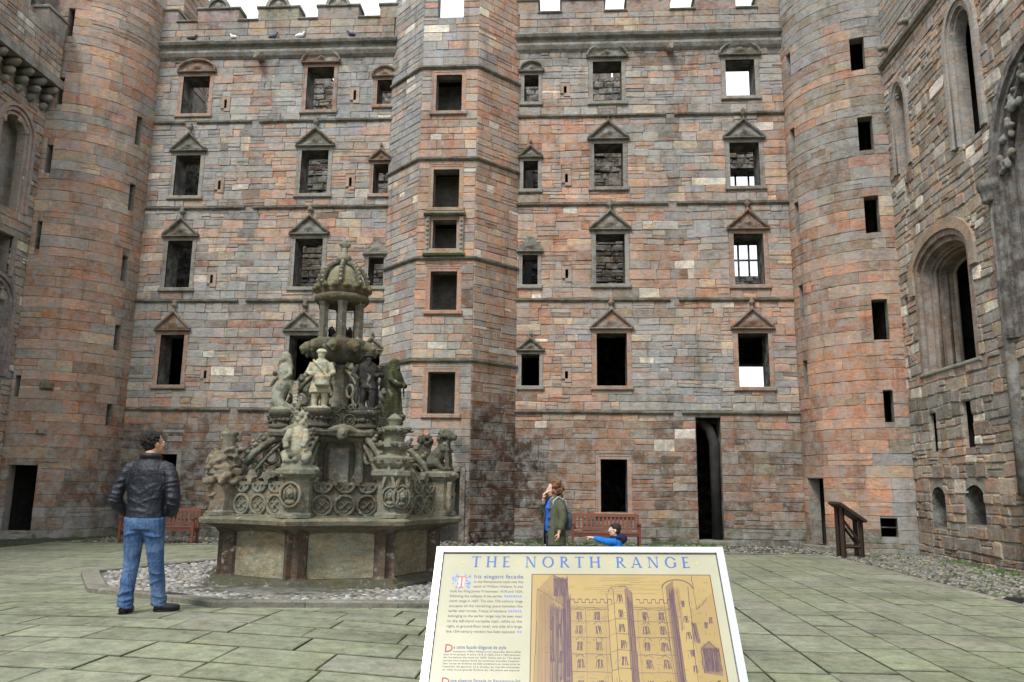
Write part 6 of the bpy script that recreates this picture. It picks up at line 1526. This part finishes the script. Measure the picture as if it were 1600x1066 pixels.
for a, b in ((q(-.105, -.1, .045), q(-.135, .17, .035)), (q(.115, .14, .045), q(.355, .24, .035))):
    m_ = MB(); e = b - a; m_.tube([a, a + e * .3, a + e * .65, a + e * .92, b], [.035, .046, .044, .037, .02], 12, squash=.95); m_.v = [(x, y, max(z, .2 + .002)) for x, y, z in m_.v]
    sh = mk('shoe', m_, M['leather'], srgb(30, 29, 30), man); m2 = MB(); m2.tube([a + V((0, 0, -.033)), a + e * .3 + V((0, 0, -.03)), a + e * .65 + V((0, 0, -.027)), b + V((0, 0, -.022))], [.042, .05, .05, .03], 10, squash=.25); mk('sole', m2, M['leather'], srgb(18, 18, 18), sh)

# --- the woman in the olive parka
q, r_, f_ = frame_of((-.13, 13.5, 0), 208)
HW = 1.0
m_ = MB()
for s_ in (-1, 1):
    m_.tube([q(s_ * .085, 0, .86), q(s_ * .09, .02, .46), q(s_ * .09, -.01, .08)], [.1, .062, .042], 12); m_.tube([q(s_ * .09, -.04, .04), q(s_ * .1, .13, .03)], [.04, .03], 8)
m_.loft([ell(q, 0, 0, z, rx, ry) for z, rx, ry in ((.78, .15, .11), (.9, .165, .12), (1.05, .14, .1), (1.2, .155, .12), (1.32, .16, .1), (1.38, .09, .07))])
m_.tube([q(0, -.01, 1.33), q(0, .01, 1.46)], [.05, .048], 10)
m_.tube([q(.17, 0, 1.3), q(.22, .06, 1.06), q(.07, .17, 1.36)], [.045, .038, .026], 10); hand(m_, q(.065, .175, 1.37), q(-.3, -.02, .95) - q(0, 0, 0), q(-.3, -1, 0) - q(0, 0, 0), .92, .55)
m_.tube([q(-.18, 0, 1.3), q(-.24, -.03, 1.04), q(-.23, .04, .82)], [.045, .038, .026], 10); hand(m_, q(-.23, .04, .82), q(.05, .1, -1) - q(0, 0, 0), q(1, .2, 0) - q(0, 0, 0), .92, .4)
P_, R_ = head(m_, q(0, .03, 1.52), q(.25, 1, -.02) - q(0, 0, 0), (0, 0, 1), .96)
wm = mk('person', m_, M['skin'], srgb(214, 168, 146), None, True, vox=.008, smooth_it=1); tag(wm, 'woman with curly reddish hair in olive parka holding a hand to her mouth', 'person')
eyes(P_, R_, .96, wm)
m_ = MB(); hrnd = random.Random(8)
m_.ball(P_(0, -.045, .035), (.1, .1, .105), 14, 10, R_)
for i in range(170):
    a, b = hrnd.uniform(0, 2 * PI), hrnd.uniform(-.9, 1.5); k = hrnd.uniform(.85, 1.18); x, y, z = .125 * k * math.cos(b) * math.cos(a), -.045 + .125 * k * math.cos(b) * math.sin(a), .02 + .13 * k * math.sin(b)
    if y > .035 and z < .085: continue
    m_.ball(P_(x, y, z), hrnd.uniform(.016, .028), 6, 4)
mk('hair', m_, M['hair'], srgb(118, 82, 60), wm, True, vox=.009)
m_ = MB(); m_.loft([ell(q, 0, .012, z, rx, ry, 24, 0, .02, 6, z * 12) for z, rx, ry in ((.84, .165, .135), (.95, .17, .14), (1.1, .155, .13), (1.22, .165, .145), (1.33, .12, .1), (1.37, .08, .07))]); mk('top', m_, M['cloth'], srgb(52, 104, 196), wm, True, vox=.01, smooth_it=1)
m_ = MB()       # parka: open in front
def coat_ring(z, rx, ry, gap):
    a0, a1 = PI / 2 + gap, PI / 2 + 2 * PI - gap; n = 26; o = [(rx * math.cos(a0 + (a1 - a0) * i / n), ry * math.sin(a0 + (a1 - a0) * i / n)) for i in range(n + 1)]
    return [q(x, y, z) for x, y in o] + [q(x * .9, y * .9, z) for x, y in reversed(o)]
m_.loft([coat_ring(z, rx, ry, g) for z, rx, ry, g in ((.62, .215, .19, .42), (.75, .215, .185, .42), (.9, .208, .18, .45), (1.08, .198, .168, .5), (1.22, .205, .17, .5), (1.32, .185, .145, .42), (1.38, .12, .105, .5))])
m_.tube([q(.16, 0, 1.32), q(.225, .03, 1.2), q(.25, .06, 1.07), q(.2, .12, 1.14), q(.1, .17, 1.3)], [.075, .075, .07, .06, .048], 12)
m_.tube([q(-.16, 0, 1.32), q(-.235, -.01, 1.2), q(-.265, -.02, 1.05), q(-.255, .02, .88)], [.075, .075, .07, .055], 12)
m_.tube([q(.11 * math.cos(t), -.02 + .1 * math.sin(t), 1.385 - .03 * math.sin(t)) for t in [PI * .75 + 1.5 * PI * i / 12 for i in range(13)]], .035, 8)
mk('parka', m_, M['cloth'], srgb(84, 87, 70), wm, True, vox=.012, smooth_it=1)
m_ = MB(); m_.frame(q(-.212, .02, .8), f_, V((0, 0, 1)), -r_, -.09, .08, -.02, .16, -.02, .02, .01); mk('pocket', m_, M['cloth'], srgb(66, 72, 56), wm)
for z in (1.2, 1.05, .92): m_ = MB(); m_.tube([q(-.13, .15, z), q(-.07, .165, z)], .012, 6); mk('toggle', m_, M['leather'], srgb(60, 46, 34), wm)
m_ = MB(); m_.tube([q(-.12, .1, 1.2), q(-.135, .09, 1.33), q(-.13, -.0, 1.395), q(-.14, -.12, 1.34), q(-.15, -.17, 1.15)], .022, 8, squash=.5); mk('bag_strap', m_, M['cloth'], srgb(176, 178, 182), wm)
m_ = MB(); m_.loft([ell(q, -.08, -.2, z, rx, ry, 20) for z, rx, ry in ((.86, .08, .04), (.9, .11, .06), (1.05, .115, .065), (1.16, .09, .05), (1.2, .05, .03))]); mk('backpack', m_, M['cloth'], srgb(74, 82, 94), wm, True, vox=.012, smooth_it=1)
m_ = MB()
for s_ in (-1, 1): m_.tube([q(s_ * .085, 0, .86), q(s_ * .09, .02, .46), q(s_ * .09, -.01, .06)], [.115, .075, .06], 12)
mk('jeans', m_, M['denim'], srgb(34, 42, 66), wm, True, vox=.012, smooth_it=1)
for s_ in (-1, 1): m_ = MB(); m_.tube([q(s_ * .09, -.07, .045), q(s_ * .095, .04, .045), q(s_ * .1, .16, .03)], [.035, .045, .025], 10); m_.v = [(x, y, max(z, .003)) for x, y, z in m_.v]; mk('shoe', m_, M['leather'], srgb(40, 36, 34), wm)

# --- the boy who points
q, r_, f_ = frame_of((.86, 13.2, 0), 172)
m_ = MB()
for s_ in (-1, 1): m_.tube([q(s_ * .055, 0, .46), q(s_ * .06, .01, .25), q(s_ * .06, -.01, .05)], [.065, .045, .034], 10); m_.tube([q(s_ * .06, -.03, .03), q(s_ * .065, .08, .025)], [.03, .022], 8)
m_.loft([ell(q, 0, 0, z, rx, ry) for z, rx, ry in ((.42, .1, .075), (.52, .105, .08), (.64, .11, .085), (.72, .11, .07), (.76, .06, .05))]); m_.tube([q(0, 0, .74), q(0, .01, .82)], [.036, .036], 10)
m_.tube([q(-.11, .0, .71), q(-.14, .14, .72), q(-.1, .36, .765)], [.034, .028, .019], 10); hand(m_, q(-.1, .36, .766), q(.02, 1, .12) - q(0, 0, 0), q(0.3, -.1, -1) - q(0, 0, 0), .72, .75, True)
m_.tube([q(.11, 0, .71), q(.15, -.02, .55), q(.14, .06, .43)], [.034, .028, .019], 10); hand(m_, q(.14, .06, .43), q(0, .2, -1) - q(0, 0, 0), q(-1, 0, 0) - q(0, 0, 0), .72, .4)
P_, R_ = head(m_, q(0, .02, .885), q(-.18, 1, .08) - q(0, 0, 0), (0, 0, 1), .84)
by = mk('person', m_, M['skin'], srgb(220, 176, 154), None, True, vox=.007, smooth_it=1); tag(by, 'small boy in bright blue jacket pointing left with outstretched arm', 'person')
eyes(P_, R_, .84, by)
m_ = MB(); m_.ball(P_(0, -.026, .05), (.076, .088, .075), 14, 10, R_); m_.ball(P_(0, -.05, -.0), (.068, .055, .06), 12, 8, R_); m_.ball(P_(0, .045, .09), (.055, .035, .025), 10, 6, R_); mk('hair', m_, M['hair'], srgb(44, 33, 28), by, True, vox=.008)
m_ = MB()
for k in (-1, 1):
    m_.tube([P_(k * .034 + .028 * math.cos(t), .098, .004 + .02 * math.sin(t)) for t in [2 * PI * i / 12 for i in range(12)]], .004, 5, closed=True); m_.tube([P_(k * .062, .095, .008), P_(k * .078, .0, .008)], .004, 5)
m_.tube([P_(-.008, .1, .006), P_(.008, .1, .006)], .004, 5); mk('spectacles', m_, M['leather'], srgb(225, 225, 228), by)
m_ = MB(); m_.loft([ell(q, 0, 0, z, rx, ry, 22) for z, rx, ry in ((.38, .135, .11), (.5, .14, .115), (.62, .14, .115), (.71, .135, .1), (.77, .075, .065))])
m_.tube([q(-.1, .0, .705), q(-.145, .1, .71), q(-.135, .2, .725), q(-.105, .34, .762)], [.06, .056, .05, .038], 12); m_.tube([q(.1, 0, .705), q(.155, -.01, .62), q(.16, .0, .54), q(.145, .05, .46)], [.06, .055, .05, .04], 12); mk('jacket', m_, M['cloth'], srgb(30, 108, 190), by, True, vox=.01, smooth_it=1)
m_ = MB(); m_.ball(q(0, -.085, .755), (.1, .075, .085), 14, 10); m_.tube([q(.085 * math.cos(t), -.01 + .08 * math.sin(t), .775) for t in [2 * PI * i / 16 for i in range(16)]], .03, 8, closed=True); mk('hood', m_, M['cloth'], srgb(36, 38, 66), by, True, vox=.01, smooth_it=1)
m_ = MB()
for s_ in (-1, 1): m_.tube([q(s_ * .055, 0, .47), q(s_ * .06, .01, .25), q(s_ * .06, -.01, .05)], [.078, .058, .05], 12)
mk('trousers', m_, M['denim'], srgb(52, 58, 74), by, True, vox=.01)
for s_ in (-1, 1): m_ = MB(); m_.tube([q(s_ * .06, -.05, .035), q(s_ * .062, .03, .035), q(s_ * .066, .11, .025)], [.028, .035, .02], 10); m_.v = [(x, y, max(z, .003)) for x, y, z in m_.v]; mk('shoe', m_, M['leather'], srgb(60, 60, 66), by)
